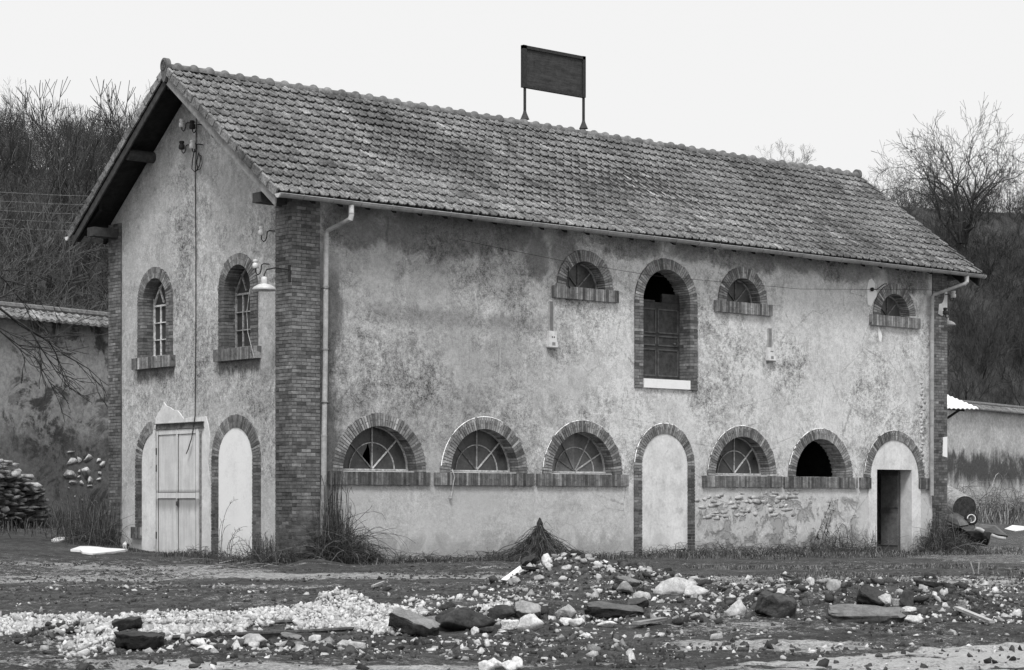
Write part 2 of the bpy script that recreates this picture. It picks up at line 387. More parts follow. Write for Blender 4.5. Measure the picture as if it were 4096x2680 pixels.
def soilmat():
    s = NT('soil'); p = s.attr('pale')
    a = s.noise(1.1, 6, .7); b = s.noise(7, 8, .75); c = s.noise(38, 6, .8); d = s.noise(150, 3, .7)
    dark = s.math('ADD', s.rng(b, .3, .7, .034, .100), s.rng(c, .3, .7, -.028, .040)); dark = s.math('MULTIPLY', dark, s.rng(a, .3, .7, .7, 1.5))
    pale = s.math('ADD', s.rng(b, .3, .7, .22, .44), s.math('ADD', s.rng(c, .3, .7, -.10, .12), s.rng(d, .3, .7, -.05, .05)))
    q = s.math('ADD', p, s.math('ADD', s.rng(b, .3, .7, -.32, .32), s.rng(c, .3, .7, -.35, .35)))
    col_ = s.mix(s.rng(q, .42, .62), dark, pale)
    col_ = s.mix(s.rng(q, .95, 1.4), col_, s.rng(c, .3, .7, .46, .66))
    spk = s.math('MULTIPLY', s.rng(d, .63, .69), s.rng(a, .4, .6, .2, 1.0))       # scattered pale grit
    col_ = s.mix(s.math('MULTIPLY', spk, .7), col_, .36)
    return s.done(s.math('MAXIMUM', col_, .015), .97, s.math('ADD', b, s.math('MULTIPLY', c, .6)), 1.0, .05)
M['soil'] = soilmat()
def rockmat(name, v, var=.3):
    s = NT(name); g = s.n.new('ShaderNodeNewGeometry')
    n = s.noise(9, 8, .7); f = s.noise(50, 6, .75)
    c = s.math('MULTIPLY', s.tone(), s.math('MULTIPLY', v, s.math('ADD', s.rng(n, .3, .7, 1-var, 1+var), s.rng(f, .3, .7, -.2, .2))))
    return s.done(s.math('MINIMUM', s.math('MAXIMUM', c, .015), .85), .95, s.math('ADD', n, s.math('MULTIPLY', f, .5)), .8, .02)
M['rock'] = rockmat('limestone', .52)
M['ballast'] = rockmat('ballast_stone', .60, .2)
M['asphalt'] = rockmat('broken_asphalt', .26, .3)
M['clod'] = rockmat('earth_clod', .055, .5)
M['rubble'] = rockmat('mixed_rubble', 1.0, .25)
M['twig'] = simple('bark', .062, .4, 5, .95)
M['twig_pale'] = simple('pale_bark', .13, .4, 5, .95)
M['grass'] = simple('dry_grass', 1.0, .3, 3, .95)
M['rust'] = simple('rusted_steel', .07, .6, 7, .7)
M['rubber'] = simple('rubber', .025, .3, 7, .8)
M['sheet'] = simple('plastic_sheet', .80, .08, 4, .7)
def hillmat():
    s = NT('leaf_litter'); n = s.noise(.12, 6, .7); f = s.noise(1.2, 8, .75, s.map((1, 1, .4)))
    return s.done(s.math('ADD', s.rng(n, .3, .7, .055, .075), s.rng(f, .3, .7, -.02, .02)), 1.0, f, .6, .5)
M['hill'] = hillmat()
def bwallmat():
    s = NT('stained_boundary_plaster'); x, y, z = s.xyz()
    n = s.noise(.35, 7, .68, dist=.5); m = s.noise(1.0, 9, .74, dist=.6); f = s.noise(9, 7, .75); st = s.noise(.8, 7, .7, s.map((2.2, 2.2, .22)))
    left = s.rng(x, 14, 24, 1.0, 0.0)
    cl = s.rng(s.math('ADD', m, s.math('MULTIPLY', s.math('SUBTRACT', n, .5), .9)), .45, .54, .085, .36)
    pal = s.rng(s.noise(.55, 6, .65, loc=6.6), .50, .60)                       # paler sound render near the top
    cl = s.mix(s.math('MULTIPLY', pal, s.rng(z, 3.0, 4.6, .4, 1.0)), cl, .36)
    dkb = s.math('MULTIPLY', s.math('MULTIPLY', s.rng(x, -.15, 0), s.rng(s.math('ADD', z, s.math('MULTIPLY', s.math('SUBTRACT', m, .5), 3.0)), 3.4, 2.6)), .6)  # darker re-rendered bay by the house
    cl = s.mix(dkb, cl, .075)
    crn = s.math('ADD', z, s.math('ADD', s.math('MULTIPLY', s.math('SUBTRACT', st, .5), 1.5), s.math('MULTIPLY', s.math('SUBTRACT', n, .5), 2.2)))
    chip = s.rng(s.noise(2.6, 3, .6, loc=12), .70, .72)
    cr_ = s.mix(s.math('MULTIPLY', s.math('MULTIPLY', s.rng(crn, 1.7, 2.5), s.rng(crn, 3.75, 3.2)), s.rng(m, .25, .5)), s.rng(m, .3, .7, .40, .62), .09)
    cr_ = s.mix(chip, cr_, .6)
    c = s.mix(left, cr_, cl)
    c = s.math('MULTIPLY', c, s.math('ADD', 1.0, s.rng(f, .3, .7, -.3, .28)))
    return s.done(s.math('MAXIMUM', c, .03), .95, s.math('ADD', m, f), .5, .03)
M['bwall'] = bwallmat()
M['sign'] = None
def signmat():
    s = NT('tarnished_sign_board'); x, y, z = s.xyz()
    f = s.noise(9, 7, .75); hz = s.noise(1.0, 6, .7, s.map((2.0, 1, 30))); v_ = s.noise(1, 5, .7, s.map((9, 1, 1.6)))
    c = s.math('ADD', s.rng(f, .3, .7, .035, .06), s.rng(hz, .3, .7, -.015, .018))
    c = s.mix(s.math('MULTIPLY', s.rng(v_, .60, .68), s.rng(x, 9.7, 9.2)), c, .015)
    return s.done(s.math('MAXIMUM', c, .012), .8, hz, .3, .01)
M['sign'] = signmat()

rnd = random.Random(11)
PI = math.pi

# ------------------------------------------------------------------ SETTING: ground
def build_ground():
    s_l = np.concatenate([np.linspace(-30, 11.5, 12), np.arange(12, 24, .045), np.arange(24, 44, .065), np.arange(44, 70, .5), np.arange(70, 140, 4), np.linspace(145, 900, 14)])
    l_l = np.concatenate([np.linspace(-600, -60, 10), np.arange(-50, -10, 2.5), np.arange(-8, 8.5, .055), np.arange(9, 14, .3), np.arange(16, 60, 3), np.linspace(70, 600, 10)])
    S, Lt = np.meshgrid(s_l, l_l, indexing='ij'); X, Y = xy(S, Lt)
    Z = H(X, Y)
    near = sst(44, 38, S) * sst(12, 11.5, np.abs(Lt))
    churn = .45 + .55*sst(-.05, .12, fbm(X*.5+9, Y*.5, 3))
    Z = Z + near*(.085*churn*fbm(X*5, Y*5, 3) + .03*churn*fbm(X*17, Y*17, 2))
    n = (len(s_l), len(l_l)); idx = np.arange(n[0]*n[1]).reshape(n)
    F = np.stack([idx[:-1,:-1], idx[1:,:-1], idx[1:,1:], idx[:-1,1:]], -1).reshape(-1, 4)
    o = np_mesh('ground', np.stack([X.ravel(), Y.ravel(), Z.ravel()], -1), F, M['soil'], smooth=True)
    # worn pale gravel and old concrete showing through the mud
    px = CAMCX + CAMF*Lt/np.maximum(S, 1)
    sd_ = S + 1.2*fbm(X*.8, Y*.8, 3)
    def strip(s0, s1, l0, l1, soft=.5, lat=.8):
        return sst(s0-soft, s0+soft*.3, sd_)*sst(s1+soft, s1-soft*.3, sd_)*sst(l0-lat, l0+lat*.3, Lt)*sst(l1+lat, l1-lat*.3, Lt)
    pale = np.zeros_like(X)
    for (a, v) in ((strip(31.2, 34.0, -5.0, .3), .62), (strip(30.5, 33.5, -9, -5.0), .42), (strip(34, 38, -9, -4.5), .36), (strip(28.8, 32.5, 1.8, 9), .55),
                   (strip(27.0, 29, 2.5, 9), .35), (strip(16.8, 17.8, 1.5, 2.8, .2, .4), 1.1), (strip(14.5, 15.1, -2.7, -.5, .12, .5), 1.1),
                   (strip(20.3, 21.2, -.3, 2.0, .3), .45), (strip(40, 52, 9, 14), .40), (strip(52, 64, -20, -9), .2), (strip(55, 75, 10, 20), .25),
                   (strip(18.5, 20.4, 1.5, 2.6, .2, .3), .4)):
        pale = np.maximum(pale, a*v)
    # concrete apron edge crossing the lower right corner
    e0 = np.array(G(3000, 2655)[:2]); e1 = np.array(G(4096, 2572)[:2])
    dd = (e1-e0)/np.linalg.norm(e1-e0); nn = np.array([dd[1], -dd[0]])
    u = (X-e0[0])*dd[0] + (Y-e0[1])*dd[1]; q = (X-e0[0])*nn[0] + (Y-e0[1])*nn[1]
    if (CP[0]-e0[0])*nn[0] + (CP[1]-e0[1])*nn[1] < 0: q = -q
    ap = sst(-.05, .05, q + .05*fbm(X*3, Y*3, 2))*sst(-1.5, .3, u)
    holes = sst(.02, -.06, fbm(X*1.3+4, Y*1.3, 4) + .05)
    band = np.maximum(sst(.30, .16, q), 1-.85*sst(.0, .06, fbm(S*2.4, Lt*.7+8, 4)))
    pale = np.maximum(pale, ap*band*1.35)
    pale += near*.26*sst(0, .12, fbm(X*.8, Y*.8+31, 5)); lon = fbm(S*1.6, Lt*.28+5, 4); pale = np.maximum(pale, near*.52*sst(.10, .2, lon)*sst(21, 15, S)); pale = np.maximum(pale, near*.42*sst(.06, .18, lon)*sst(22, 26, S))
    at = o.data.attributes.new('pale', 'FLOAT', 'POINT'); at.data.foreach_set('value', pale.ravel().astype(np.float32))
    tag(o, kind='structure')
build_ground()

# ------------------------------------------------------------------ hillside
def hill_pt(u, v):     # u along, v 0 foot .. 1 crest
    t = -70 + 330*u
    fx = WP + WDIR*t - WNRM*7
    l = -95 + 260*u; s = 110 + .857*(l+27)
    cx_, cy_ = xy(s, l); zc = 19.0 + (l+27)/70*6.2
    zc = min(max(zc, 14), 31)
    k = v*v*(3-2*v) if v < 1 else 1
    z0 = .6
    return fx[0]*(1-v)+cx_*v, fx[1]*(1-v)+cy_*v, z0 + (zc-z0)*(.35*min(v, 1)+.65*k)
def build_hill():
    V = []; nu, nv = 90, 40
    for i in range(nu+1):
        for j in range(nv+1):
            u = i/nu; v = j/nv*1.8
            p = hill_pt(u, min(v, 1.0)); 
            if v > 1:
                a = hill_pt(u, 1.0); b = hill_pt(u, .9)
                p = (a[0]+(a[0]-b[0])*(v-1)*10, a[1]+(a[1]-b[1])*(v-1)*10, a[2] - (v-1)*3)
            V.append((p[0], p[1], p[2] + (1.4*fbm(p[0]*.07, p[1]*.07, 4) if v > .08 else 0)))
    F = [(i*(nv+1)+j, (i+1)*(nv+1)+j, (i+1)*(nv+1)+j+1, i*(nv+1)+j+1) for i in range(nu) for j in range(nv)]
    tag(np_mesh('hillside', V, F, M['hill'], smooth=True), kind='structure')
build_hill()

# ------------------------------------------------------------------ bare trees
def gen_tree(seed, h=9, r=.16, spread=.55, stems=1, depth=6, rmin=.012, up=.25, nside=3, first=.25, kids=(2, 3), wig=.16):
    g = random.Random(seed); segs = []
    def grow(p, d, length, rad, dep):
        n = 3 if dep > 1 else 2
        q = p.copy(); dd = d.copy()
        pts = [(q.copy(), rad)]
        for i in range(n):
            dd = (dd + Vector((g.uniform(-wig, wig), g.uniform(-wig, wig), g.uniform(-wig*.6, wig*.6) + up*.12))).normalized()
            q2 = q + dd*(length/n); r1 = rad*(1-.32*(i+1)/n)
            segs.append((q.copy(), q2.copy(), max(rad*(1-.32*i/n), rmin), max(r1, rmin))); q = q2; pts.append((q.copy(), r1))
        if dep <= 0: return
        nk = g.randint(*kids)
        for k in range(nk):
            a = g.uniform(0, 2*PI); t = g.uniform(.5, 1)*spread
            perp = dd.cross(Vector((math.cos(a), math.sin(a), .3))); 
            if perp.length < .01: perp = Vector((1, 0, 0))
            perp.normalize()
            nd = (dd*math.cos(t) + perp*math.sin(t)); nd.z += up*.3; nd.normalize()
            grow(q, nd, length*g.uniform(.66, .9), pts[-1][1]*g.uniform(.6, .85), dep-1)
        for (pp, rr) in pts[1:-1]:                      # side shoots
            if g.random() < .75 and dep > 0:
                a = g.uniform(0, 2*PI); perp = dd.cross(Vector((math.cos(a), math.sin(a), .2)))
                if perp.length < .01: continue
                perp.normalize(); t = g.uniform(.5, 1.0)
                nd = (dd*math.cos(t) + perp*math.sin(t)).normalized()
                grow(pp, nd, length*g.uniform(.4, .65), rr*.5, max(dep-2, 0))
    L0 = h*first
    for k in range(stems):
        a = 2*PI*k/stems + g.uniform(-.4, .4); t = 0.06 if stems == 1 else g.uniform(.12, spread*.9)
        d = Vector((math.cos(a)*math.sin(t), math.sin(a)*math.sin(t), math.cos(t)))
        grow(Vector((math.cos(a), math.sin(a), 0))*(r*1.2 if stems > 1 else 0) - Vector((0, 0, .3)), d, L0*g.uniform(.85, 1.15), r*g.uniform(.75, 1), depth)
    A = np.array([tuple(s_[0]) for s_ in segs]); B = np.array([tuple(s_[1]) for s_ in segs]); ra = np.array([s_[2] for s_ in segs]); rb = np.array([s_[3] for s_ in segs])
    return segs_mesh(A, B, ra, rb, nside)
def segs_mesh(A, B, ra, rb, n=3):
    D = B-A; D /= np.maximum(np.linalg.norm(D, axis=1, keepdims=True), 1e-9)
    ref = np.where(np.abs(D[:, 2:3]) < .9, np.array([[0, 0, 1.]]), np.array([[1., 0, 0]]))
    U = np.cross(D, ref); U /= np.maximum(np.linalg.norm(U, axis=1, keepdims=True), 1e-9); W_ = np.cross(D, U)
    N = len(A); V = np.zeros((N, 2*n, 3)); F = np.zeros((N, n, 4), dtype=np.int32)
    for k in range(n):
        a = 2*PI*k/n; o_ = U*math.cos(a) + W_*math.sin(a)
        V[:, k] = A + o_*ra[:, None]; V[:, n+k] = B + o_*rb[:, None]
        F[:, k] = np.stack([np.full(N, k), np.full(N, (k+1) % n), np.full(N, n+(k+1) % n), np.full(N, n+k)], -1)
    F += (np.arange(N)*2*n)[:, None, None]
    return V.reshape(-1, 3), F.reshape(-1, 4)
def tree_obj(name, VF, mat, loc, rz=0, sc=1.0):
    o = np_mesh(name, VF[0], VF[1], mat); o.location = loc; o.rotation_euler = (0, 0, rz); o.scale = (sc, sc, sc); return o

protos = [gen_tree(s_, h=10.5, r=.15, spread=.55, depth=6, rmin=.010, stems=st, wig=.24) for s_, st in ((1, 1), (2, 2), (3, 1), (5, 3))]
# the wood on the slope: a dense mass of trunks and twigs
def build_wood():
    Vs, Fs, Ts = [], [], []; off = 0; g = random.Random(5)
    small = [gen_tree(s_, h=7.5, r=.09, spread=.6, depth=4, rmin=.014, stems=st) for s_, st in ((21, 2), (22, 3), (23, 1), (24, 2))]
    ntree = 0; tries = 0
    while ntree < 900 and tries < 9000:
        tries += 1
        u = g.uniform(.12, .86); v = g.random()**.9*1.02
        p = hill_pt(u, v); s1_, l1_ = sl(p[0], p[1]); pxx = CAMCX+CAMF*l1_/s1_
        if not (-500 < pxx < 4600) or (850 < pxx < 3350 and g.random() < .93): continue
        ntree += 1; P_ = small[g.randrange(4)]; sc = g.uniform(.65, 1.15)*(1.0 if v > .3 else .8)*((.42 if v > .72 else .7) if u > .40 else (.62 if v > .75 else 1)); a = g.uniform(0, 6.28)
        c, s_ = math.cos(a)*sc, math.sin(a)*sc
        V = P_[0]; X = V[:, 0]*c - V[:, 1]*s_ + p[0]; Y = V[:, 0]*s_ + V[:, 1]*c + p[1]; Z = V[:, 2]*sc + p[2] - .5
        Vs.append(np.stack([X, Y, Z], -1)); Fs.append(P_[1]+off); off += len(V); Ts.append(np.full(len(P_[1]), g.choice([.7, .9, 1.0, 1.15, 1.5])))
    o = np_mesh('bare_wood', np.concatenate(Vs), np.concatenate(Fs), M['twig'], np.concatenate(Ts))
    tag(o, 'dense leafless brushwood covering the dark hillside behind the yard', 'wood', kind='stuff')
build_wood()
pm = []
for i, P_ in enumerate(protos):
    o = tree_obj('bare_tree', P_, M['twig'], (0, 0, 0)); pm.append(o)
used = [False]*4
g = random.Random(9)
def crest_tree(px, pybase, sdist, k, sc, lab=None, grp='leafless trees along the hill crest'):
    p = onS(px, pybase, sdist)
    if not used[k]: o = pm[k]; used[k] = True
    else: o = pm[k].copy(); col.objects.link(o)
    o.location = p; o.rotation_euler = (0, 0, g.uniform(0, 6.28)); o.scale = (sc, sc, sc)
    tag(o, lab or 'leafless tree standing on the crest of the wooded hill', 'tree', grp)
    return o
crest_px = [-60, 30, 95, 170, 240, 310, 380, 450, 520, 590, 3150, 3560, 3640, 3740, 3960, 4050, 4140]
for px in crest_px:
    yb = 640 + (px/4096)*290
    if px < 700:
        crest_tree(px, yb+60, 112 + g.uniform(-6, 6), g.randrange(4), (g.uniform(.36, .46) if px < 140 else g.uniform(.26, .36)), None, 'leafless trees along the hill crest')
    elif px < 3300: crest_tree(px, 760, 150, 1, .40, 'thin leafless treetop just showing above the roof ridge', 'lone treetop behind roof')
    else: crest_tree(px, yb+50, 165 + g.uniform(-5, 5), g.randrange(4), g.uniform(.55, .8), 'bushy leafless tree on the right-hand hill crest beside the big tree', 'leafless trees on the right-hand crest')
g2 = random.Random(31)
for i in range(40):                                   # second rank closing the skyline
    if i < 26: px = -120 + i*33; yb = 640+60; s0 = 116
    else: px = 3420 + (i-26)*60; yb = 985 - abs(px-3900)*.02; s0 = 168
    yb = yb + g2.uniform(-25, 40)
    o = crest_tree(px, yb, s0 + g2.uniform(-6, 6), g2.randrange(4), g2.uniform(.30, .42)*(1 if i < 26 else 1.35), 
        'low scrubby tree low on the left skyline' if i < 26 else 'low scrubby tree low on the right skyline', 'scrubby trees on the left skyline' if i < 26 else 'scrubby trees on the right skyline')
big = gen_tree(77, h=13.5, r=.27, spread=.72, stems=8, depth=6, rmin=.015, up=.15, first=.25, kids=(2, 2), wig=.15)
print('BIG', len(big[1])//3, [len(p[1])//3 for p in protos])
bt = tree_obj('bare_tree', big, M['twig'], onS(3850, 960, 150), .7, .76)
tag(bt, 'large spreading leafless tree with many stems above the right end of the roof', 'tree')
lt = tree_obj('bare_tree', gen_tree(41, h=11, r=.2, spread=.6, stems=2, depth=6, rmin=.011, up=.05), M['twig'], onS(40, 760, 105), 1.0, .50)
tag(lt, 'tallest dark leafless tree at the far left edge of the skyline', 'tree')
# pale shrubby tree behind the left wall, one limb hanging over it
sh = tree_obj('bare_tree', gen_tree(52, h=9, r=.07, spread=.75, stems=4, depth=5, rmin=.010, up=.12, wig=.22), M['twig_pale'], onS(60, 1500, 57), 2.0, .75)
tag(sh, 'pale twiggy young tree behind the stained left wall', 'tree')
sh2 = tree_obj('bare_tree', gen_tree(53, h=8, r=.06, spread=.8, stems=3, depth=5, rmin=.010, up=.1, wig=.22), M['twig_pale'], onS(330, 1560, 62), 4.0, .6)
tag(sh2, 'pale twiggy sapling behind the wall close to the brick corner', 'tree')
def limb():
    g = random.Random(4); A = []; B = []; ra = []; rb = []
    def gr(p, d, L_, r_, dep):
        q = p
        for i in range(4):
            d = (d + Vector((g.uniform(-.18, .18), g.uniform(-.1, .1), g.uniform(-.14, .10)))).normalized(); q2 = q + d*L_/4
            A.append(tuple(q)); B.append(tuple(q2)); ra.append(max(r_*(1-.2*i), .007)); rb.append(max(r_*(1-.2*(i+1)), .007)); q = q2
            if dep > 0 and g.random() < .9:
                nd = (d + Vector((g.uniform(-.6, .6), g.uniform(-.4, .4), g.uniform(-.5, .7)))).normalized(); gr(q, nd, L_*g.uniform(.4, .65), r_*.55, dep-1)
    for (pa, pb, r_) in (((-120, 1150), (190, 1330), .045), ((-100, 1230), (120, 1480), .03), ((-80, 1040), (130, 1200), .03), ((-90, 1180), (260, 1390), .035)):
        a = Vector(onW(pa[0], pa[1], 1.2)); b = Vector(onW(pb[0], pb[1], 1.2)); gr(a, (b-a).normalized(), (b-a).length, r_, 3)
    o = np_mesh('overhanging_branch', *segs_mesh(np.array(A), np.array(B), np.array(ra), np.array(rb), 4), M['twig'])
    tag(o, 'dark bare branch hanging over the tiled coping of the left wall', 'branch')
limb()

# ------------------------------------------------------------------ boundary wall
def wpt(t, off, z): return (WP[0]+WDIR[0]*t+WNRM[0]*off, WP[1]+WDIR[1]*t+WNRM[1]*off, z)
bw_o = empty('boundary_wall', wpt(0, 0, 0))
BW_INV = Vector(bw_o.location)
tag(bw_o, 'long high stained plaster wall with tiled coping running behind the house', 'wall')
def sub(o):  # geometry was built in world space; move it under its thing at its place
    o.location = -BW_INV
    return o
m = MB(); TOPW = 5.55
m.hexa([wpt(-25,0,-.5), wpt(150,0,-.5), wpt(150,-.45,-.5), wpt(-25,-.45,-.5), wpt(-25,0,TOPW), wpt(150,0,TOPW), wpt(150,-.45,TOPW), wpt(-25,-.45,TOPW)])
sub(m.build('wall_body', M['bwall'], bw_o))
m = MB(); g = random.Random(3); pitch = .235
for side in (1, -1):
    for row in range(2):
        t = -25.0; 
        while t < 150:
            if side < 0 and row == 1 and False: break
            # row 0 lower (eave) course, row 1 upper course
            o0 = .30 - row*.27; o1 = o0 - .33
            za = TOPW - .01 + row*.15; zb = za + .17; tn = g.uniform(.75, 1.2)
            P_ = []
            for (uu, hh) in ((0, .035), (.12, .045), (.25, .012), (.5, .0), (.75, .012), (1, .035)):
                for (of, z_) in ((o0, za-.035), (o0, za+.02), (o1, zb)):
                    oo = of if side > 0 else -.45-of
                    P_.append(wpt(t+uu*pitch, oo, z_+hh*(1 if z_ != za-.035 else .6)))
            fs = []
            for k in range(5):
                for q in range(2): fs.append((k*3+q, (k+1)*3+q, (k+1)*3+q+1, k*3+q+1))
            m.add(P_, fs, tn); t += pitch
sub(m.build('coping', M['tile'], bw_o))
m = MB(); m.tube([wpt(-25, -.225, TOPW+.31), wpt(150, -.225, TOPW+.31)], .10, 8)
sub(m.build('ridge', M['ridge'], bw_o))

# ------------------------------------------------------------------ rocks
def rock_np(seed, sub_=2, nplanes=9, cut=None, dims=(1, .8, .65)):
    rs = np.random.RandomState(seed); n = 15 if sub_ >= 3 else 11
    bm = bmesh.new(); P = rs.normal(size=(n, 3)); P /= np.linalg.norm(P, axis=1, keepdims=True); P *= rs.uniform(.82, 1.05, size=(n, 1))
    for p in P: bm.verts.new(tuple(p))
    bmesh.ops.convex_hull(bm, input=list(bm.verts)); bmesh.ops.delete(bm, geom=[v for v in bm.verts if not v.link_faces], context='VERTS')
    if sub_ >= 3:
        bmesh.ops.subdivide_edges(bm, edges=list(bm.edges), cuts=3, use_grid_fill=True)
    bmesh.ops.triangulate(bm, faces=list(bm.faces)); bm.verts.index_update()
    V = np.array([tuple(v.co) for v in bm.verts]); F = np.array([[v.index for v in f.verts] for f in bm.faces]); bm.free()
    if sub_ >= 3: V = V*(1 + rs.uniform(-.03, .03, size=(len(V), 1)) + .30*fbm(V[:, 0:1]*2.6+seed % 97, V[:, 1:2]*2.6+V[:, 2:3]*2.1, 3))
    return V*1.12*np.array(dims), F
def ico12(seed):
    rs = np.random.RandomState(seed+400); V, F = rock_np(seed+400, 1); return V*np.array([1, rs.uniform(.7, 1), rs.uniform(.6, .9)]), F
def rotm(rs):
    q = rs.normal(size=4); q /= np.linalg.norm(q); a, b, c, d = q
    return np.array([[1-2*(c*c+d*d), 2*(b*c-a*d), 2*(b*d+a*c)], [2*(b*c+a*d), 1-2*(b*b+d*d), 2*(c*d-a*b)], [2*(b*d-a*c), 2*(c*d+a*b), 1-2*(b*b+c*c)]])
def scatter(name, P_, size, tones, protos_, mat, seed=1):
    rs = np.random.RandomState(seed); Vs = []; Fs = []; Ts = []; off = 0
    for p, s_, t in zip(P_, size, tones):
        V, F = protos_[rs.randint(len(protos_))]
        V = (V@rotm(rs).T)*s_ + p
        Vs.append(V); Fs.append(F+off); off += len(V); Ts.append(np.full(len(F), t))
    return np_mesh(name, np.concatenate(Vs), np.concatenate(Fs), mat, np.concatenate(Ts))
icos = [ico12(s_) for s_ in range(8)]
chunk = [rock_np(s_+50, 2, 8, (.5, .8)) for s_ in range(8)]

# ------------------------------------------------------------------ THE HOUSE
house = empty('brick_and_plaster_house', (0, 0, 0))
tag(house, 'abandoned two storey plastered house with brick corners, arched openings and tiled roof', 'house')
W_, LEN, TH = 7.06, 20.0, .46
PL = .04                      # plaster plane sits 4 cm behind the brick face
SLOPE = 2.96/4.03; RY = 3.53
def roof_z(y): return 7.02 + SLOPE*((y+.5) if y <= RY else (2*RY - y + .5))
def LF(u, v, d): return (u, d, v)      # long front:  u = x, v = z, d = depth inwards
def GF(u, v, d): return (d, u, v)      # gable front: u = y
def arc(cu, cv, r_, a0=0, a1=180, n=28): return [(cu + r_*math.cos(R(a0+(a1-a0)*k/n)), cv + r_*math.sin(R(a0+(a1-a0)*k/n))) for k in range(n+1)]

def wall_sheet(name, FR, outline, holes, d0, d1, mats, parent):
    bm = bmesh.new(); loops = [outline] + holes; edges = []
    for lp in loops:
        vs_ = [bm.verts.new(FR(u, v, d0)) for (u, v) in lp]
        for i in range(len(vs_)): edges.append(bm.edges.new((vs_[i], vs_[(i+1) % len(vs_)])))
    bmesh.ops.triangle_fill(bm, use_beauty=True, use_dissolve=False, edges=edges)
    vs0 = list(bm.verts); fs0 = list(bm.faces); m = MB()
    bm.verts.index_update()
    v0 = [tuple(v.co) for v in vs0]
    delta = Vector(FR(0, 0, d1)) - Vector(FR(0, 0, d0))
    n = len(v0); vv = v0 + [tuple(Vector(p)+delta) for p in v0]
    ff = [tuple(v.index for v in f.verts) for f in fs0] + [tuple(n+v.index for v in reversed(f.verts)) for f in fs0]
    m.add(vv, ff)
    k = 0
    for lp in loops:
        c = len(lp); m.add([vv[k+i] for i in range(c)] + [vv[n+k+i] for i in range(c)], [(i, (i+1) % c, c+(i+1) % c, c+i) for i in range(c)]); k += c
    bm.free()
    return m.build(name, mats, parent)

LOWW = [(2.10, .905), (4.78, .905), (7.51, .905), (12.47, .905), (15.18, .905)]
UPW = [(7.575, .575), (12.49, .565), (17.93, .560)]
E_ = .06
def archhole(c, z0, zs, r_): return [(c-r_-E_, z0), (c+r_+E_, z0)] + arc(c, zs, r_+E_)
holes = [archhole(c, 1.66, 1.79, r_) for c, r_ in LOWW] + [archhole(c, 5.66, 5.78, r_) for c, r_ in UPW]
holes.append(archhole(10.02, 3.8, 5.63, .73))
holes.append(archhole(9.966, -.6+.05, 2.0, .71)); holes.append(archhole(17.93, -.6+.05, 1.79, .94))
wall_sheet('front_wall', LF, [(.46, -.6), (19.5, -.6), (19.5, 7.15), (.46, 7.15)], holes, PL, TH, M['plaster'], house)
gh = [archhole(5.12, 4.12, 5.42, .47), archhole(1.94, 4.12, 5.42, .455), archhole(2.0, -.55, 2.05, .62), ]
gtop = [(W_-PL, roof_z(W_-PL)-.20), (RY, roof_z(RY)-.20), (PL, roof_z(PL)-.20)]
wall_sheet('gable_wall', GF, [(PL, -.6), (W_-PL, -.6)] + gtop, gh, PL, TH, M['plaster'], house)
m = MB()
m.add([(19.55,.1,-.6),(19.55,W_-.1,-.6),(19.55,W_-.1,7.2),(19.55,RY,9.8),(19.55,.1,7.2),(19.96,.1,-.6),(19.96,W_-.1,-.6),(19.96,W_-.1,7.2),(19.96,RY,9.8),(19.96,.1,7.2)],
      [(0,1,2,3,4),(9,8,7,6,5),(0,5,6,1),(1,6,7,2),(2,7,8,3),(3,8,9,4),(4,9,5,0)])
m.box((.5, 6.6, -.6), (19.5, W_-PL, 7.15))
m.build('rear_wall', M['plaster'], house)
m = MB(); m.box((.47, .47, 3.45), (19.5, 6.59, 3.6)); m.box((.47, .47, -.2), (19.5, 6.59, -.05)); m.box((8.75, .47, -.05), (8.85, 6.59, 7.1)); m.box((11.2, .47, -.05), (11.3, 6.59, 7.1)); m.box((16.6, .6, -.05), (16.7, 6.59, 3.45)); m.box((.47, .47, 7.08), (19.5, 6.59, 7.12))
m.build('interior_floor', M['interior'], house)

# --- brickwork
g = random.Random(17)
def btone(): 
    q = g.random()
    return g.uniform(.5, .7) if q < .18 else (g.uniform(1.35, 1.7) if q > .93 else g.uniform(.8, 1.2))
def brick(m, FR, u0, u1, v0, v1, d0, d1, tone=None):
    j = lambda: g.uniform(-.003, .003); t = btone() if tone is None else tone; dd = d0 + g.uniform(-.003, .004)
    P_ = [FR(u0+j(), v0+j(), dd), FR(u1+j(), v0+j(), dd), FR(u1, v0, d1), FR(u0, v0, d1), FR(u0+j(), v1+j(), dd), FR(u1+j(), v1+j(), dd), FR(u1, v1, d1), FR(u0, v1, d1)]
    m.hexa(P_, t, 0)
CH, JT = .069, .012
def course_run(m, FR, u0, u1, z0, z1, d0, d1, alt=0):
    n = int(round((z1-z0)/CH)); ch = (z1-z0)/n
    for i in range(n):
        a = z0+i*ch; cuts = [u0]; first = .11 if (i+alt) % 2 else .22
        x_ = u0+first
        while x_ < u1-.05: cuts.append(x_); x_ += .22
        cuts.append(u1)
        for k in range(len(cuts)-1): brick(m, FR, cuts[k]+JT/2, cuts[k+1]-JT/2, a+JT/2, a+ch-JT/2, d0, d1)
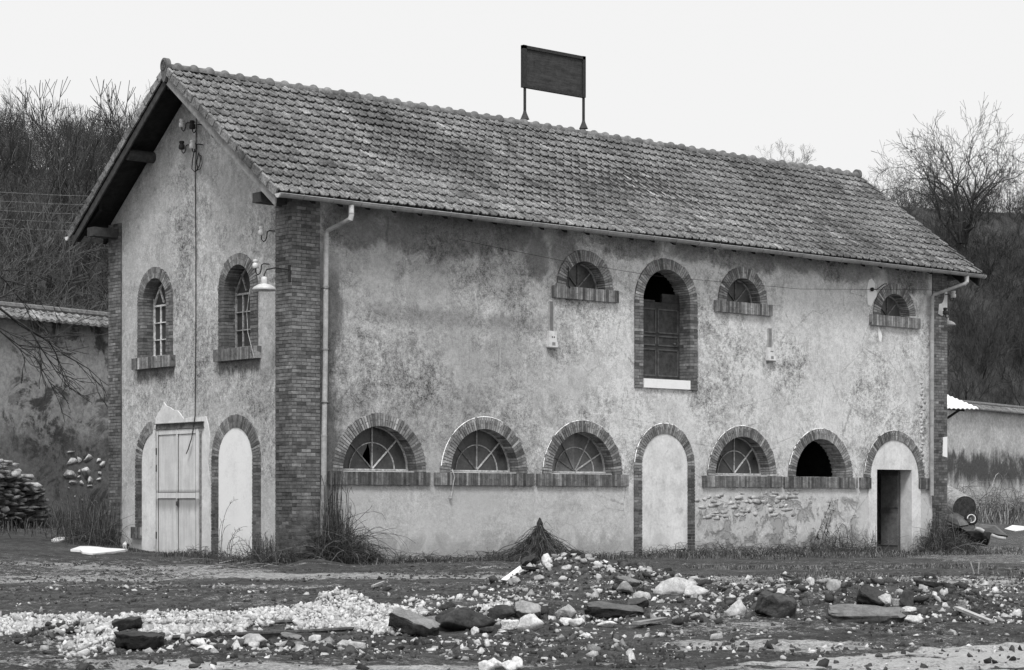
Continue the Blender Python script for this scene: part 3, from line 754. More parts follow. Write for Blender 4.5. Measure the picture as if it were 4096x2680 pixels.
def pier(xa, xb, ya, yb, name, faces):
    m = MB()
    for f in faces:
        if f == 'L': course_run(m, LF, xa+.004, xb, -.35, 7.2, 0, .03, 0)
        if f == 'G': course_run(m, GF, ya+.004, yb, -.35, 7.2, 0, .03, 1)
        if f == 'Gl': course_run(m, GF, ya, yb-.004, -.35, 7.2, 0, .03, 1)
        if f == 'R': course_run(m, lambda u, v, d: (LEN-d, u, v), ya+.004, yb, -.35, 7.2, 0, .03, 1)
    # mortar core
    if 'L' in faces: m.box((max(xa, 0)+.010, .010, -.5), (min(xb, LEN)-.004, .20, 7.19), 1, 1)
    if 'G' in faces: m.box((.010, .2, -.5), (.20, yb-.004, 7.19), 1, 1)
    if 'Gl' in faces: m.box((.010, ya+.004, -.5), (.20, yb-.010, 7.19), 1, 1); m.box((.2, W_-.2, -.5), (.6, W_-.01, 7.19), 1, 1)
    if 'R' in faces: m.box((LEN-.2, .2, -.5), (LEN-.010, yb-.004, 7.19), 1, 1)
    m.build(name, [M['brick'], M['mortar']], house)
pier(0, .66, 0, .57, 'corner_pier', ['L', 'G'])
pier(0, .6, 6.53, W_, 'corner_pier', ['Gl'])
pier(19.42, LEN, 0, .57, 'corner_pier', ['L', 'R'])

def brick_arch(FR, c, zs, ri, ro, parent, zjamb=None, d1=TH, a0=0, a1=180, left=True, right=True, d0=0.0, name='brick_arch', pale=False):
    m = MB(); n = int(round(R(a1-a0)*ro/CH)); rm = (ri+ro)/2
    for k in range(n):
        t0 = R(a0) + R(a1-a0)*k/n; t1 = R(a0) + R(a1-a0)*(k+1)/n; e0 = JT/2/ro
        parts_ = [(ri, ro)] if (k % 2 == 0 or ro-ri < .2) else [(ri, rm-JT/2), (rm+JT/2, ro)]
        tn = btone()*(1.7 if (zs > 5 and d1 > .3 and FR is LF) else 1.35)
        for (r0, r1) in parts_:
            q0, q1 = t0+e0*1.5, t1-e0*1.5; dd = d0 + g.uniform(-.004, .004); rj = g.uniform(-.014, .014) if r1 == ro else 0
            def pt(r_, a, d): return FR(c + r_*math.cos(a), zs + r_*math.sin(a), d)
            ds = [(dd, d0+.215 if k % 2 else d0+.105)] if r0 == ri else [(dd, d0+.04)]
            if r0 == ri:
                while ds[-1][1] < d1-.05: ds.append((ds[-1][1]+.010, min(ds[-1][1]+.22, d1)))
            for (da, db) in ds:
                m.hexa([pt(r0, q0, da), pt(r1+rj, q0, da), pt(r1+rj, q0, db), pt(r0, q0, db), pt(r0, q1, da), pt(r1+rj, q1, da), pt(r1+rj, q1, db), pt(r0, q1, db)], tn*(g.uniform(.72, 1.3)), 0)
        if pale and (R(62) < t0 < R(172)) and g.random() < .85:
            m.tube([FR(c+(ro+.006)*math.cos(t0), zs+(ro+.006)*math.sin(t0), d0+.004), FR(c+(ro+.006)*math.cos(t1), zs+(ro+.006)*math.sin(t1), d0+.004)], g.uniform(.006, .013), 4, 5.0, 0)
            if g.random() < .6: m.tube([FR(c+(ro-.06)*math.cos(t0), zs+(ro-.06)*math.sin(t0), d0+.004), FR(c+(ro+.004)*math.cos(t0), zs+(ro+.004)*math.sin(t0), d0+.004)], .006, 4, 4.0, 0)
    # mortar ring
    nn = 40; vs_ = []
    for k in range(nn+1):
        a = R(a0 + (a1-a0)*k/nn)
        for (r_, d) in ((ri+.007, d0+.009), (ro-.007, d0+.009), (ro-.007, d1-.02), (ri+.007, d1-.02)):
            vs_.append(FR(c+r_*math.cos(a), zs+r_*math.sin(a), d))
    fs = []
    for k in range(nn):
        for q in range(4): fs.append((k*4+q, k*4+(q+1) % 4, (k+1)*4+(q+1) % 4, (k+1)*4+q))
    m.add(vs_, fs, 1, 1)
    if zjamb is not None:
        for side, on in ((1, right), (-1, left)):
            if not on: continue
            u0, u1 = (c+ri, c+ro) if side > 0 else (c-ro, c-ri)
            nC = max(1, int(round((zs-zjamb)/CH))); ch = (zs-zjamb)/nC
            for i in range(nC):
                a = zjamb+i*ch
                if i % 2 == 0: segs = [(u0, u1)]
                else: segs = [(u0, (u0+u1)/2), ((u0+u1)/2, u1)]
                for (p, q) in segs:
                    p2, q2 = p+JT/2, q-JT/2
                    if p == u0: p2 = u0 + (0 if side > 0 else .0)
                    if q == u1: q2 = u1
                    e1 = d0+(.105 if i % 2 else .215); brick(m, FR, p2, q2, a+JT/2, a+ch-JT/2, d0, e1)
                    while e1 < d1-.05: e2 = min(e1+.22, d1); brick(m, FR, p2, q2, a+JT/2, a+ch-JT/2, e1+.010, e2); e1 = e2
            (p, q) = (u0+.008, u1-.008)
            P_ = [FR(p, zjamb, d0+.009), FR(q, zjamb, d0+.009), FR(q, zjamb, d1-.02), FR(p, zjamb, d1-.02), FR(p, zs, d0+.009), FR(q, zs, d0+.009), FR(q, zs, d1-.02), FR(p, zs, d1-.02)]
            m.hexa(P_, 1, 1)
    return m.build(name, [M['brick'], M['mortar']], parent)
def brick_sill(FR, u0, u1, z0, z1, parent, d0=-.025, d1=.30, name='sill', gaps=()):
    m = MB(); n = int(round((u1-u0)/.062)); w_ = (u1-u0)/n
    for k in range(n):
        a = u0+k*w_; t = btone()*g.choice([.75, .95, 1.0, 1.35])*(1.4 if z0 > 3 else 1.0)
        if g.random() < .25: zc = z0+(z1-z0)*g.choice([.5, .48]); brick(m, FR, a+.004, a+w_-.004, z0, zc-.004, d0, d1, t); brick(m, FR, a+.004, a+w_-.004, zc+.004, z1, d0, d1, t*1.1)
        else: brick(m, FR, a+.006, a+w_-.006, z0, z1, d0, d1, t)
    P_ = [FR(u0+.006, z0+.006, d0+.008), FR(u1-.006, z0+.006, d0+.008), FR(u1-.006, z0+.006, d1-.02), FR(u0+.006, z0+.006, d1-.02), FR(u0+.006, z1-.006, d0+.008), FR(u1-.006, z1-.006, d0+.008), FR(u1-.006, z1-.006, d1-.02), FR(u0+.006, z1-.006, d1-.02)]
    m.hexa(P_, 1, 1)
    return m.build(name, [M['brick'], M['mortar']], parent)

def bar(m, FR, a, b, w_, d0, d1, tone=1.0):
    a = Vector((a[0], a[1])); b = Vector((b[0], b[1])); t = (b-a).normalized(); n = Vector((-t.y, t.x))*w_/2
    q = [a-n, b-n, b+n, a+n]
    m.hexa([FR(q[0].x, q[0].y, d0), FR(q[1].x, q[1].y, d0), FR(q[1].x, q[1].y, d1), FR(q[0].x, q[0].y, d1),
            FR(q[3].x, q[3].y, d0), FR(q[2].x, q[2].y, d0), FR(q[2].x, q[2].y, d1), FR(q[3].x, q[3].y, d1)], tone)
def half_window(c, zs, ri, spokes, tones, inner=.62, d=.27, broken=False, mat='frame', rim=.9, gl=1.0, low=True, label=None, lift=.03):
    m = MB(); r_ = ri-.012; z0 = zs+lift
    pts = arc(c, z0, r_-.018, 0, 180, 30)
    for i in range(30):
        tn = rim if i < 14 else rim*.35  # right half of the rim toned as lit, left half as shaded
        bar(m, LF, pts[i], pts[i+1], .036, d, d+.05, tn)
    bar(m, LF, (c-r_, z0+.015), (c+r_, z0+.015), .035, d-.005, d+.05, 1.0)
    for a, tn in zip(spokes, tones):
        bar(m, LF, (c, z0+.03), (c+(r_-.02)*math.cos(R(a)), z0+(r_-.02)*math.sin(R(a))), .024, d+.004, d+.045, tn)
    if inner:
        ip = arc(c, z0, r_*inner, 0, 180, 20)
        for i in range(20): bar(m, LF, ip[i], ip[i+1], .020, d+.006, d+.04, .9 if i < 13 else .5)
    wo = m.build('window', M[mat], house)
    if label: wo['label'] = label
    m = MB(); rg = r_-.01; N = 36
    if broken:   # pane with a jagged hole between centre bar and left spoke
        hole = [(-.035, .10), (-.035, .30), (-.05, .42), (-.09, .55), (-.13, .44), (-.20, .33), (-.23, .26), (-.15, .17)]
        hole = [(c+x_, z0+y_) for x_, y_ in hole]
        bm = bmesh.new(); es = []
        for lp in ([(c-rg, z0+.02), (c+rg, z0+.02)] + arc(c, z0+.02, rg, 0, 180, N)[1:-1], hole):
            vs_ = [bm.verts.new(LF(u, v, d+.03)) for u, v in lp]
            for i in range(len(vs_)): es.append(bm.edges.new((vs_[i], vs_[(i+1) % len(vs_)])))
        bmesh.ops.triangle_fill(bm, use_beauty=True, use_dissolve=False, edges=es); bm.verts.index_update()
        m.add([tuple(v.co) for v in bm.verts], [tuple(v.index for v in f.verts) for f in bm.faces], gl); bm.free()
    else:
        ap = arc(c, z0+.02, rg, 0, 180, N)
        for i in range(6):      # six panes, each slightly its own tone
            seg = ap[i*6:(i+1)*6+1]
            m.add([LF(c, z0+.02, d+.03)] + [LF(u, v, d+.03) for u, v in seg], [tuple(range(len(seg)+1))], gl*g.uniform(.8, 1.25))
    m.build('pane', M['glass'], wo)
    return wo
lab = ['window with a jagged broken pane', None, 'window with rippled reflections', 'window with worn spokes, the right ones toned as lit']
cfg = [(0, (45, 90, 135), (1.25, .9, .35), True, 1.0), (1, (45, 90, 135), (1.15, .8, .3), False, 1.1), (2, (30, 60, 120, 150), (.9, .7, .35, .3), False, 1.9), (3, (45, 90, 135), (1.3, .9, .3), False, .95)]  # spoke tones paint in the light: right bars bright, left bars dark
for i, sp, tn, br, gl in cfg:
    c, r_ = LOWW[i]
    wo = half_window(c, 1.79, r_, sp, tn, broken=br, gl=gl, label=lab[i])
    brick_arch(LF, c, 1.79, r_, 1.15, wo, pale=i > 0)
    wdt = 1.32 if i else 1.24
    sl_ = brick_sill(LF, c-wdt, c+wdt, 1.535, 1.79, wo, d1=.2)
    m = MB(); m.box((c-r_+.02, .06, 1.70), (c+r_-.02, .44, 1.805)); m.build('ledge', M['infill'], wo)
c, r_ = LOWW[4]
wo = brick_arch(LF, c, 1.79, r_, 1.15, house, name='window_opening', pale=True); wo['label'] = 'open arched window without frame or glass'
brick_sill(LF, c-1.31, c+1.31, 1.525, 1.785, wo, d1=.2)
m = MB(); m.box((c-r_+.02, .06, 1.70), (c+r_-.02, .44, 1.79)); m.build('ledge', M['infill'], wo)
for i, (c, r_) in enumerate(UPW):
    wo = half_window(c, 5.78, r_, (45, 90, 135), (.8, .5, .45), inner=0, mat='frame_dirty', rim=1.0, gl=1.1, lift=.0, d=.25)
    brick_arch(LF, c, 5.78, r_, .815, wo)
    brick_sill(LF, c-.95, c+.94, 5.52, 5.78, wo, d0=-.05, d1=.30)
# tall loading door on the upper floor
ld = empty('loading_door', (0, 0, 0)); ld.parent = house; ld['label'] = 'tall upper doorway with a half height dark panelled leaf'
brick_arch(LF, 10.02, 5.63, .73, .975, ld, zjamb=3.70)
m = MB(); m.box((9.30, -.015, 3.715), (10.74, .40, 3.915)); m.build('sill', M['limewash'], ld)
m = MB(); d = .34
m.box((9.28, d, 3.93), (10.76, d+.05, 5.66)); 
for (x0, x1, z0, z1) in ((9.36, 9.98, 4.98, 5.50), (10.06, 10.68, 4.98, 5.50), (9.36, 9.98, 4.70, 4.90), (10.06, 10.68, 4.70, 4.90), (9.36, 9.98, 4.02, 4.60), (10.06, 10.68, 4.02, 4.60)):
    for (a, b) in (((x0, z0), (x1, z0)), ((x0, z1), (x1, z1)), ((x0, z0), (x0, z1)), ((x1, z0), (x1, z1))): bar(m, LF, a, b, .03, d-.018, d+.002, 1.8)
m.box((10.2, d+.0, 5.665), (10.76, d+.05, 5.86), .9); m.box((9.26, d-.02, 5.662), (9.95, d+.04, 5.70), 1.1)
m.tube([(10.55, d-.02, 4.75), (10.55, d-.06, 4.75)], .018, 8, 3.0)
m.build('door_leaf', M['panel_wood'], ld)
# walled-up archway of the ground floor
ba = brick_arch(LF, 9.966, 2.0, .71, .935, house, zjamb=-.4, name='walled_up_arch', pale=True)
m = MB(); m.add([LF(u, v, .018) for u, v in [(9.966-.73, -.5), (9.966+.73, -.5)] + arc(9.966, 2.0, .73)[0:]], [tuple(range(31))]); 
m.build('infill', M['infill'], ba)
# entrance in the right bay
en = brick_arch(LF, 17.93, 1.79, .93, 1.165, house, name='entrance', pale=True)
m = MB()
def jamb(u0, u1, z0, z1, d0, d1): m.box((u0, d0, z0), (u1, d1, z1))
out_ = [(17.0-.03, -.5), (17.255, -.5), (17.255, 1.99), (18.60, 1.99), (18.60, -.5), (18.87+.02, -.5)] + arc(17.93, 1.79, .95, 0, 180, 26)
bm = bmesh.new(); vs_ = [bm.verts.new(LF(u, v, .02)) for u, v in out_]; bm.faces.new(vs_); 
r1 = bmesh.ops.extrude_face_region(bm, geom=list(bm.faces)); bmesh.ops.translate(bm, verts=[v for v in r1['geom'] if isinstance(v, bmesh.types.BMVert)], vec=(0, .36, 0))
bmesh.ops.triangulate(bm, faces=[f for f in bm.faces if len(f.verts) > 4]); bm.verts.index_update()
m.add([tuple(v.co) for v in bm.verts], [tuple(v.index for v in f.verts) for f in bm.faces]); bm.free()
m.build('infill', M['infill'], en)
brick_sill(LF, 16.60, 17.0, 1.515, 1.785, en, d1=.1); brick_sill(LF, 18.86, 19.42, 1.515, 1.785, en, d1=.1)
for x_ in (16.93, 18.865):
    m = MB(); m.box((x_, .0, -.5), (x_+.067, .05, 1.51)); m.build('pilaster_edge', M['infill'], en)
m = MB(); m.box((18.53, .385, -.1), (18.58, .95, 1.97)); m.box((18.515, .40, .1), (18.53, .93, .9), 1.3); m.box((18.515, .40, 1.05), (18.53, .93, 1.85), 1.3); m.build('door_leaf', simple('grey_leaf', .13, .3, 6), en)
# exposed rubble stones where the render has fallen
m = None
rs_ = np.random.RandomState(6); P_ = []; S_ = []; T_ = []
Vs, Fs, Ts, off = [], [], [], 0
for k in range(62):
    x_ = rs_.uniform(11.05, 14.3); z_ = 1.40 - .10*rs_.randint(0, 6) - max(0, 12.6-x_)*.12*rs_.rand()
    V, F = rock_np(200+k, 2, 7, (.5, .8), (rs_.uniform(.08, .22), .022, rs_.uniform(.045, .085)))
    Vs.append(V + np.array([x_, PL+.004, z_])); Fs.append(F+off); off += len(V); Ts.append(np.full(len(F), rs_.uniform(.65, 1.05)))
np_mesh('exposed_stonework', np.concatenate(Vs), np.concatenate(Fs), M['rock'], np.concatenate(Ts), parent=house)
# second exposed strip: crumbled edge by the far pier
Vs, Fs, Ts, off = [], [], [], 0
for k in range(26):
    z_ = 1.9 + k*.095; V, F = rock_np(300+k, 2, 7, (.5, .8), (rs_.uniform(.05, .11), .03, rs_.uniform(.04, .07)))
    Vs.append(V + np.array([19.02+rs_.uniform(-.06, .12), PL+.004, z_])); Fs.append(F+off); off += len(V); Ts.append(np.full(len(F), rs_.uniform(.7, 1.2)))
np_mesh('crumbled_render', np.concatenate(Vs), np.concatenate(Fs), M['rock'], np.concatenate(Ts), parent=house)

# --- gable openings
def gable_window(c, ri, mat, tn):
    m = MB(); d = .26; zs = 5.42
    for u in (c-ri+.02, c+ri-.02): bar(m, GF, (u, 4.27), (u, 5.50), .035, d, d+.05, tn)
    for q in (-.18, .18): bar(m, GF, (c+q, 4.27), (c+q, 5.34), .025, d, d+.05, tn*1.1)
    for z_ in (4.28, 4.62, 4.98, 5.34): bar(m, GF, (c-ri, z_), (c+ri, z_), 0.022 if z_ < 5.3 else .04, d-.003, d+.05, tn)
    # pointed upper light with a diagonal bar
    a1 = [(c+ri-.03 - (ri*2-.06)*k/10*.5, 5.40 + .43*math.sin(PI/2*k/10)) for k in range(11)]
    a2 = [(2*c-u, v) for u, v in a1]
    for aa in (a1, a2):
        for k in range(10): bar(m, GF, aa[k], aa[k+1], .032, d, d+.05, tn)
    bar(m, GF, (c+.06, 5.40), (c+.24, 5.74), .028, d, d+.045, tn*1.1)
    wo = m.build('window', M[mat], house)
    m = MB()
    for i, (z0, z1) in enumerate(((4.25, 4.62), (4.62, 4.98), (4.98, 5.34))):
        for (u0, u1) in ((c-ri+.01, c-.18), (c-.18, c+.18), (c+.18, c+ri-.01)):
            m.add([GF(u0, z0, d+.03), GF(u1, z0, d+.03), GF(u1, z1, d+.03), GF(u0, z1, d+.03)], [(0, 1, 2, 3)], g.uniform(.6, 1.0))
    ap = arc(c, 5.42, ri-.01, 0, 180, 24); m.add([GF(c-ri+.01, 5.34, d+.032), GF(c+ri-.01, 5.34, d+.032)] + [GF(u, v, d+.032) for u, v in ap], [tuple(range(27))], .8)
    m.build('pane', M['glass'], wo)
    return wo
wo = gable_window(5.12, .47, 'frame', 1.6); wo['label'] = 'narrow arched window with bright white bars'
brick_arch(GF, 5.12, 5.42, .47, .70, wo, zjamb=4.24); brick_sill(GF, 4.315, 5.945, 4.0, 4.24, wo, d0=-.07)
wo = gable_window(1.94, .455, 'frame_dirty', 1.1); wo['label'] = 'narrow arched window with worn grey bars'
brick_arch(GF, 1.92, 5.42, .47, .70, wo, zjamb=4.24); brick_sill(GF, 1.10, 2.70, 4.0, 4.24, wo, d0=-.07)
ba = brick_arch(GF, 2.0, 2.05, .62, .88, house, zjamb=-.4, name='walled_up_arch'); ba['label'] = 'walled up arch filled with bright white plaster'
m = MB(); m.add([GF(u, v, .015) for u, v in [(2.0-.64, -.5), (2.0+.64, -.5)] + arc(2.0, 2.05, .64)], [tuple(range(31))]); m.build('infill', M['limewash'], ba)
# door bay: remains of an arch, plaster patch, steel lintel and double door
dr = brick_arch(GF, 5.03, 2.05, .63, .88, house, a0=0, a1=74, zjamb=.66, left=False, d1=.2, name='arch_remains')
brick_sill(GF, 5.65, 6.05, .42, .66, dr, d0=-.03, d1=.2, name='brick_foot')
patch = [(2.9, -.3), (5.66, -.3), (5.66, 2.05), (5.62, 2.28), (5.50, 2.48), (5.36, 2.62), (5.20, 2.68), (5.12, 2.74), (5.10, 2.95), (5.0, 3.06), (4.90, 3.12), (4.755, 3.27), (4.66, 3.19), (4.52, 3.16), (4.38, 3.10), (4.22, 3.08), (4.08, 2.99), (3.99, 2.91),
         (3.7, 2.925), (3.4, 2.91), (3.12, 2.93), (3.03, 2.75), (2.965, 2.5), (2.99, 2.2), (3.04, 1.95), (2.97, 1.6), (2.95, 1.35), (2.98, .9), (2.92, .5)]
m = MB(); n = len(patch); m.add([GF(u, v, .022) for u, v in patch] + [GF(u, v, .06) for u, v in patch], [tuple(range(n))] + [(i, (i+1) % n, n+(i+1) % n, n+i) for i in range(n)])
m.build('plaster_patch', M['doorpatch'], house)
m = MB(); m.box((-.035, 3.17, 2.815), (.05, 5.07, 2.83)); m.box((-.035, 3.17, 2.70), (.05, 5.07, 2.712)); m.box((.0, 3.19, 2.712), (.05, 5.05, 2.815), 1.0)
m.build('steel_lintel', simple('rusted_lintel', .14, .7, 6, .8), house)
dd_ = MB(); y0, y1, z0, z1 = 3.34, 4.99, .08, 2.69; ym = 4.17
dd_.box((-.005, y0, z0), (.021, y1, z1), 1.0)
for (u0, u1) in ((y0, y0+.10), (ym-.045, ym+.045), (y1-.07, y1)): dd_.box((-.018, u0, z0+.02), (-.005, u1, z1-.01), 1.04)
for (v0, v1) in ((z0+.0, z0+.08), (1.27, 1.39), (z1-.10, z1)):
    for (u0, u1) in ((y0+.10, ym-.045), (ym+.045, y1-.07)): dd_.box((-.018, u0, v0), (-.005, u1, v1), 1.04)
dd_.box((-.028, ym-.02, z0), (-.018, ym+.008, z1), .95)
do = dd_.build('double_door', M['door'], house); do['label'] = 'pale metal double door with rust streaks'
m = MB(); m.tube([(-.02, ym-.05, 1.20), (-.06, ym-.05, 1.20), (-.06, ym-.05, 1.12)], .012, 8, 2.0); m.box((-.024, ym-.075, 1.10), (-.018, ym-.03, 1.26), 1.6)
m.build('handle', M['black_metal'], do)
for z_ in (.5, 2.25, 1.9):
    m = MB(); m.tube([(-.02, y1+.0, z_-.07), (-.02, y1+.0, z_+.07)], .018, 8); m.build('hinge', M['black_metal'], do)
for (ya_, yb_) in ((y0-.07, y0-.035), (y1+.012, y1+.04)):
    m = MB(); m.box((-.012, ya_, .1), (.03, yb_, 2.64), .5); m.build('door_frame', M['frame'], do)
m = MB()
for (a_, b_) in (((ym-.0455, z0+.08), (ym-.0455, z1-.1)), ((y0+.1, 1.27), (y1-.07, 1.27)), ((y0+.1, 1.39), (y1-.07, 1.39)), ((y0+.1, z1-.1), (y1-.07, z1-.1)), ((y0+.1, z0), (y0+.1, z1)), ((y1-.07, z0), (y1-.07, z1))): bar(m, GF, a_, b_, .008, -.0195, -.004, 2.5)
m.build('rusty_seams', M['black_metal'], do)
m = MB(); m.box((.0, 6.22, .30), (.06, 6.40, .95)); m.build('plaster_stub', M['plaster'], house)

# --- roof
roof = MB()
def slab(y0, y1, thick, x0, x1, tone=1, up=0):
    z0, z1 = roof_z(y0)+up, roof_z(y1)+up
    roof.hexa([(x0, y0, z0-thick), (x1, y0, z0-thick), (x1, y1, z1-thick), (x0, y1, z1-thick), (x0, y0, z0), (x1, y0, z0), (x1, y1, z1), (x0, y1, z1)], tone)
XA, XB = -.66, 20.70
slab(-.46, RY, .03, XA, XB, up=-.035); slab(RY, W_+.46, .03, XA, XB, up=-.035)
roofo = roof.build('roof', M['wood_dark'], house)
def tiles(front=True):
    g = np.random.RandomState(4 if front else 5)
    nC = 15; nT = 92; wd = (XB-XA)/nT
    us = np.array([0, .05, .12, .2, .35, .5, .57, .66, .82, 1.0]); hs = np.array([.012, .034, .032, .002, -.002, .004, .018, .002, -.002, .010])
    drop = -.027*np.sin(PI*np.clip((us-.12)/.88, 0, 1))**.8; drop[0:3] = .006
    ang = math.atan(SLOPE); ca, sa = math.cos(ang), math.sin(ang)
    Ls = 4.03/ca; ex = Ls/nC
    Vs = []; Fs = []; Ts = []; off = 0; K = len(us)
    fr = np.array([(k*4+q, (k+1)*4+q, (k+1)*4+q+1, k*4+q+1) for k in range(K-1) for q in range(3)])
    for i in range(nC):
        rowj = g.uniform(-.004, .004)
        for j in range(nT):
            s0 = i*ex + drop + g.normal()*.003 + rowj + .012*math.sin(j*.13+i); n0 = .046 + hs + abs(g.normal())*.003
            n1 = .0 + hs
            tilt = g.normal()*.003
            x_ = XA + (j+us)*wd
            sag = -.030*math.sin(PI*j/nT)*math.sin(PI*(i+.5)/nC) - .012*math.sin(j*.21+1)*math.sin(i*.5+1)
            if g.rand() < .012: s0 = s0 - g.uniform(.02, .06)
            n0 = n0 + sag; n1 = n1 + sag
            P4 = []
            for (s_, n_) in ((s0+.035, n0-.052), (s0, n0-.016+tilt*us), (s0+.008, n0+tilt*us), (np.full(K, i*ex+ex+.03), n1)):
                y_ = -.5 + s_*ca - n_*sa; z_ = 7.02 - .03 + s_*sa + n_*ca
                if not front: y_ = 2*RY - y_
                P4.append(np.stack([x_, y_, z_], -1))
            V = np.stack(P4, 1).reshape(-1, 3)
            Vs.append(V); Fs.append(fr+off); off += len(V)
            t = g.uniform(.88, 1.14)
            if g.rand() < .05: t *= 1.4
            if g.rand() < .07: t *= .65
            tt = np.full(len(fr), t); tt[0::3] = .26; tt[1::3] = .62; Ts.append(tt)      # lip shadow and grime painted into the lower edge
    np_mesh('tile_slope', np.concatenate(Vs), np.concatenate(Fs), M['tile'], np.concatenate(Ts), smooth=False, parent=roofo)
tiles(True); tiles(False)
# ridge: half-round tiles, each with a raised collar
m = MB(); x_ = XA-.02; nR = 58; pt_ = (XB-XA+.02)/nR; g = random.Random(8)
for k in range(nR):
    a = x_+k*pt_; zz = 9.955 + g.uniform(-.012, .012) - .02*math.sin(PI*k/nR); yy = RY + g.uniform(-.006, .006); tn = g.uniform(.7, 1.25)
    prof = [(0, .088), (.60*pt_, .096), (.68*pt_, .125), (.78*pt_, .136), (.9*pt_, .130), (.98*pt_, .11), (1.0*pt_+.01, .10)]
    vs_ = []; N = 10
    for (px_, rr) in prof:
        for q in range(N+1):
            an = PI*q/N*1.16 - .08*PI
            vs_.append((a+px_, yy+rr*math.cos(an), zz+rr*math.sin(an)))
    fs = [(i*(N+1)+q, i*(N+1)+q+1, (i+1)*(N+1)+q+1, (i+1)*(N+1)+q) for i in range(len(prof)-1) for q in range(N)]
    m.add(vs_, fs, tn)
m.build('ridge_cap', M['ridge'], roofo, smooth=True)
for (xx, sgn) in ((XA-.05, -1), (XB+.03, 1)):
    m = MB(); prof = []
    ol = [(.135*math.cos(R(a)), .02+.155*math.sin(R(a))) for a in range(-25, 206, 11)] + [(-.095, -.10), (-.075, -.22), (-.03, -.30), (.0, -.315), (.03, -.30), (.075, -.22), (.095, -.10)]
    n = len(ol); m.add([(xx, RY+u, 9.97+v) for u, v in ol] + [(xx-sgn*.10, RY+u, 9.97+v) for u, v in ol], [tuple(range(n)), tuple(range(2*n-1, n-1, -1))] + [(i, (i+1) % n, n+(i+1) % n, n+i) for i in range(n)], .8)
    for rr, cz in ((.085, .03),):
        cp = [(xx+sgn*.006, RY+rr*math.cos(R(a)), 9.97+cz+rr*1.15*math.sin(R(a))) for a in range(0, 361, 20)]; m.tube(cp, .010, 6, .6)
    for (du, dv) in ((-.03, .055), (.0, .02), (.03, .055), (0, -.03)):
        cp = [(xx+sgn*.004, RY+du+.018*math.cos(R(a)), 9.97+dv+.022*math.sin(R(a))) for a in range(0, 300, 30)]; m.tube(cp, .005, 5, .5)
    m.build('ridge_finial', M['ridge'], roofo)
# verge tiles, barge boards, purlins, rafters
for side in (0, 1):
    ang = math.atan(SLOPE); ca, sa = math.cos(ang), math.sin(ang); Ls = 4.03/ca; ex = Ls/15
    for xe, sg in ((XA, -1), (XB, 1)):
        m = MB()
        for i in range(15):
            s0 = i*ex - .01; s1 = s0+ex+.02; tn = g.uniform(.7, 1.3)
            nt0, nt1 = .065, .028
            q = []
            for (xx) in (xe+sg*.0, xe+sg*.035):
                for (s_, n_) in ((s0, -.09), (s1, -.105), (s1, nt1), (s0, nt0)):
                    y_ = -.5+s_*ca-n_*sa; z_ = 6.99+s_*sa+n_*ca
                    if side: y_ = 2*RY-y_
                    q.append((xx, y_, z_))
            m.add(q, [(0,1,2,3),(7,6,5,4),(0,4,5,1),(1,5,6,2),(2,6,7,3),(3,7,4,0)], tn)
            for u_ in (0,):   # little roll on top of each verge tile
                y_a = -.5+s0*ca-(nt0+.0)*sa; z_a = 6.99+s0*sa+nt0*ca; y_b = -.5+s1*ca-nt1*sa; z_b = 6.99+s1*sa+nt1*ca
                if side: y_a = 2*RY-y_a; y_b = 2*RY-y_b
                m.tube([(xe+sg*.005, y_a, z_a), (xe+sg*.005, y_b, z_b)], .022, 6, tn*1.2)
        m.build('verge_tiles', M['tile'], roofo)
    for xe, sg in ((XA, -1), (XB, 1)):
        m = MB()
        def yz(s_, n_):
            y_ = -.5+s_*ca-n_*sa; z_ = 6.99+s_*sa+n_*ca
            return (2*RY-y_ if side else y_, z_)
        c4 = [yz(-.06, -.27), yz(Ls-.12, -.27), yz(Ls, -.13), yz(-.0, -.13)]
        m.hexa([(xe+.01, *c4[0]), (xe+.01, *c4[1]), (xe+.045, *c4[1]), (xe+.045, *c4[0]), (xe+.01, *c4[3]), (xe+.01, *c4[2]), (xe+.045, *c4[2]), (xe+.045, *c4[3])])
        m.build('barge_board', M['wood_grey'] if (not side) else M['board_dark'], roofo)
for (yy, zz, rr) in ((5.22, 8.43, .12), (1.84, 8.43, .12), (3.53, 9.62, .10)):
    m = MB(); m.tube([(-.58, yy, zz), (20.6, yy, zz)], rr, 12); m.build('purlin', M['board_dark'], roofo)
for (yy, zz) in ((6.75, 6.98), (.30, 6.98)):
    m = MB(); m.box((-.60, yy-.14, zz-.10), (20.6, yy+.14, zz+.09)); m.build('wall_plate', M['board_dark'], roofo)
for k in range(34):
    xr_ = -.5 + k*.64; deep = .36 if k > 31 else .20
    for sgn in (0, 1):
        m = MB(); ys = [-.47, .5]; q = []
        for xx in (xr_, xr_+.08):
            for (y_, dz) in ((ys[0], -deep), (ys[1], -.34), (ys[1], -.07), (ys[0], -.07)):
                q.append((xx, 2*RY-y_ if sgn else y_, roof_z(y_)+dz))
        m.add(q, [(0,1,2,3),(7,6,5,4),(0,4,5,1),(1,5,6,2),(2,6,7,3),(3,7,4,0)])
        m.build('rafter_tail', M['wood_dark'], roofo)
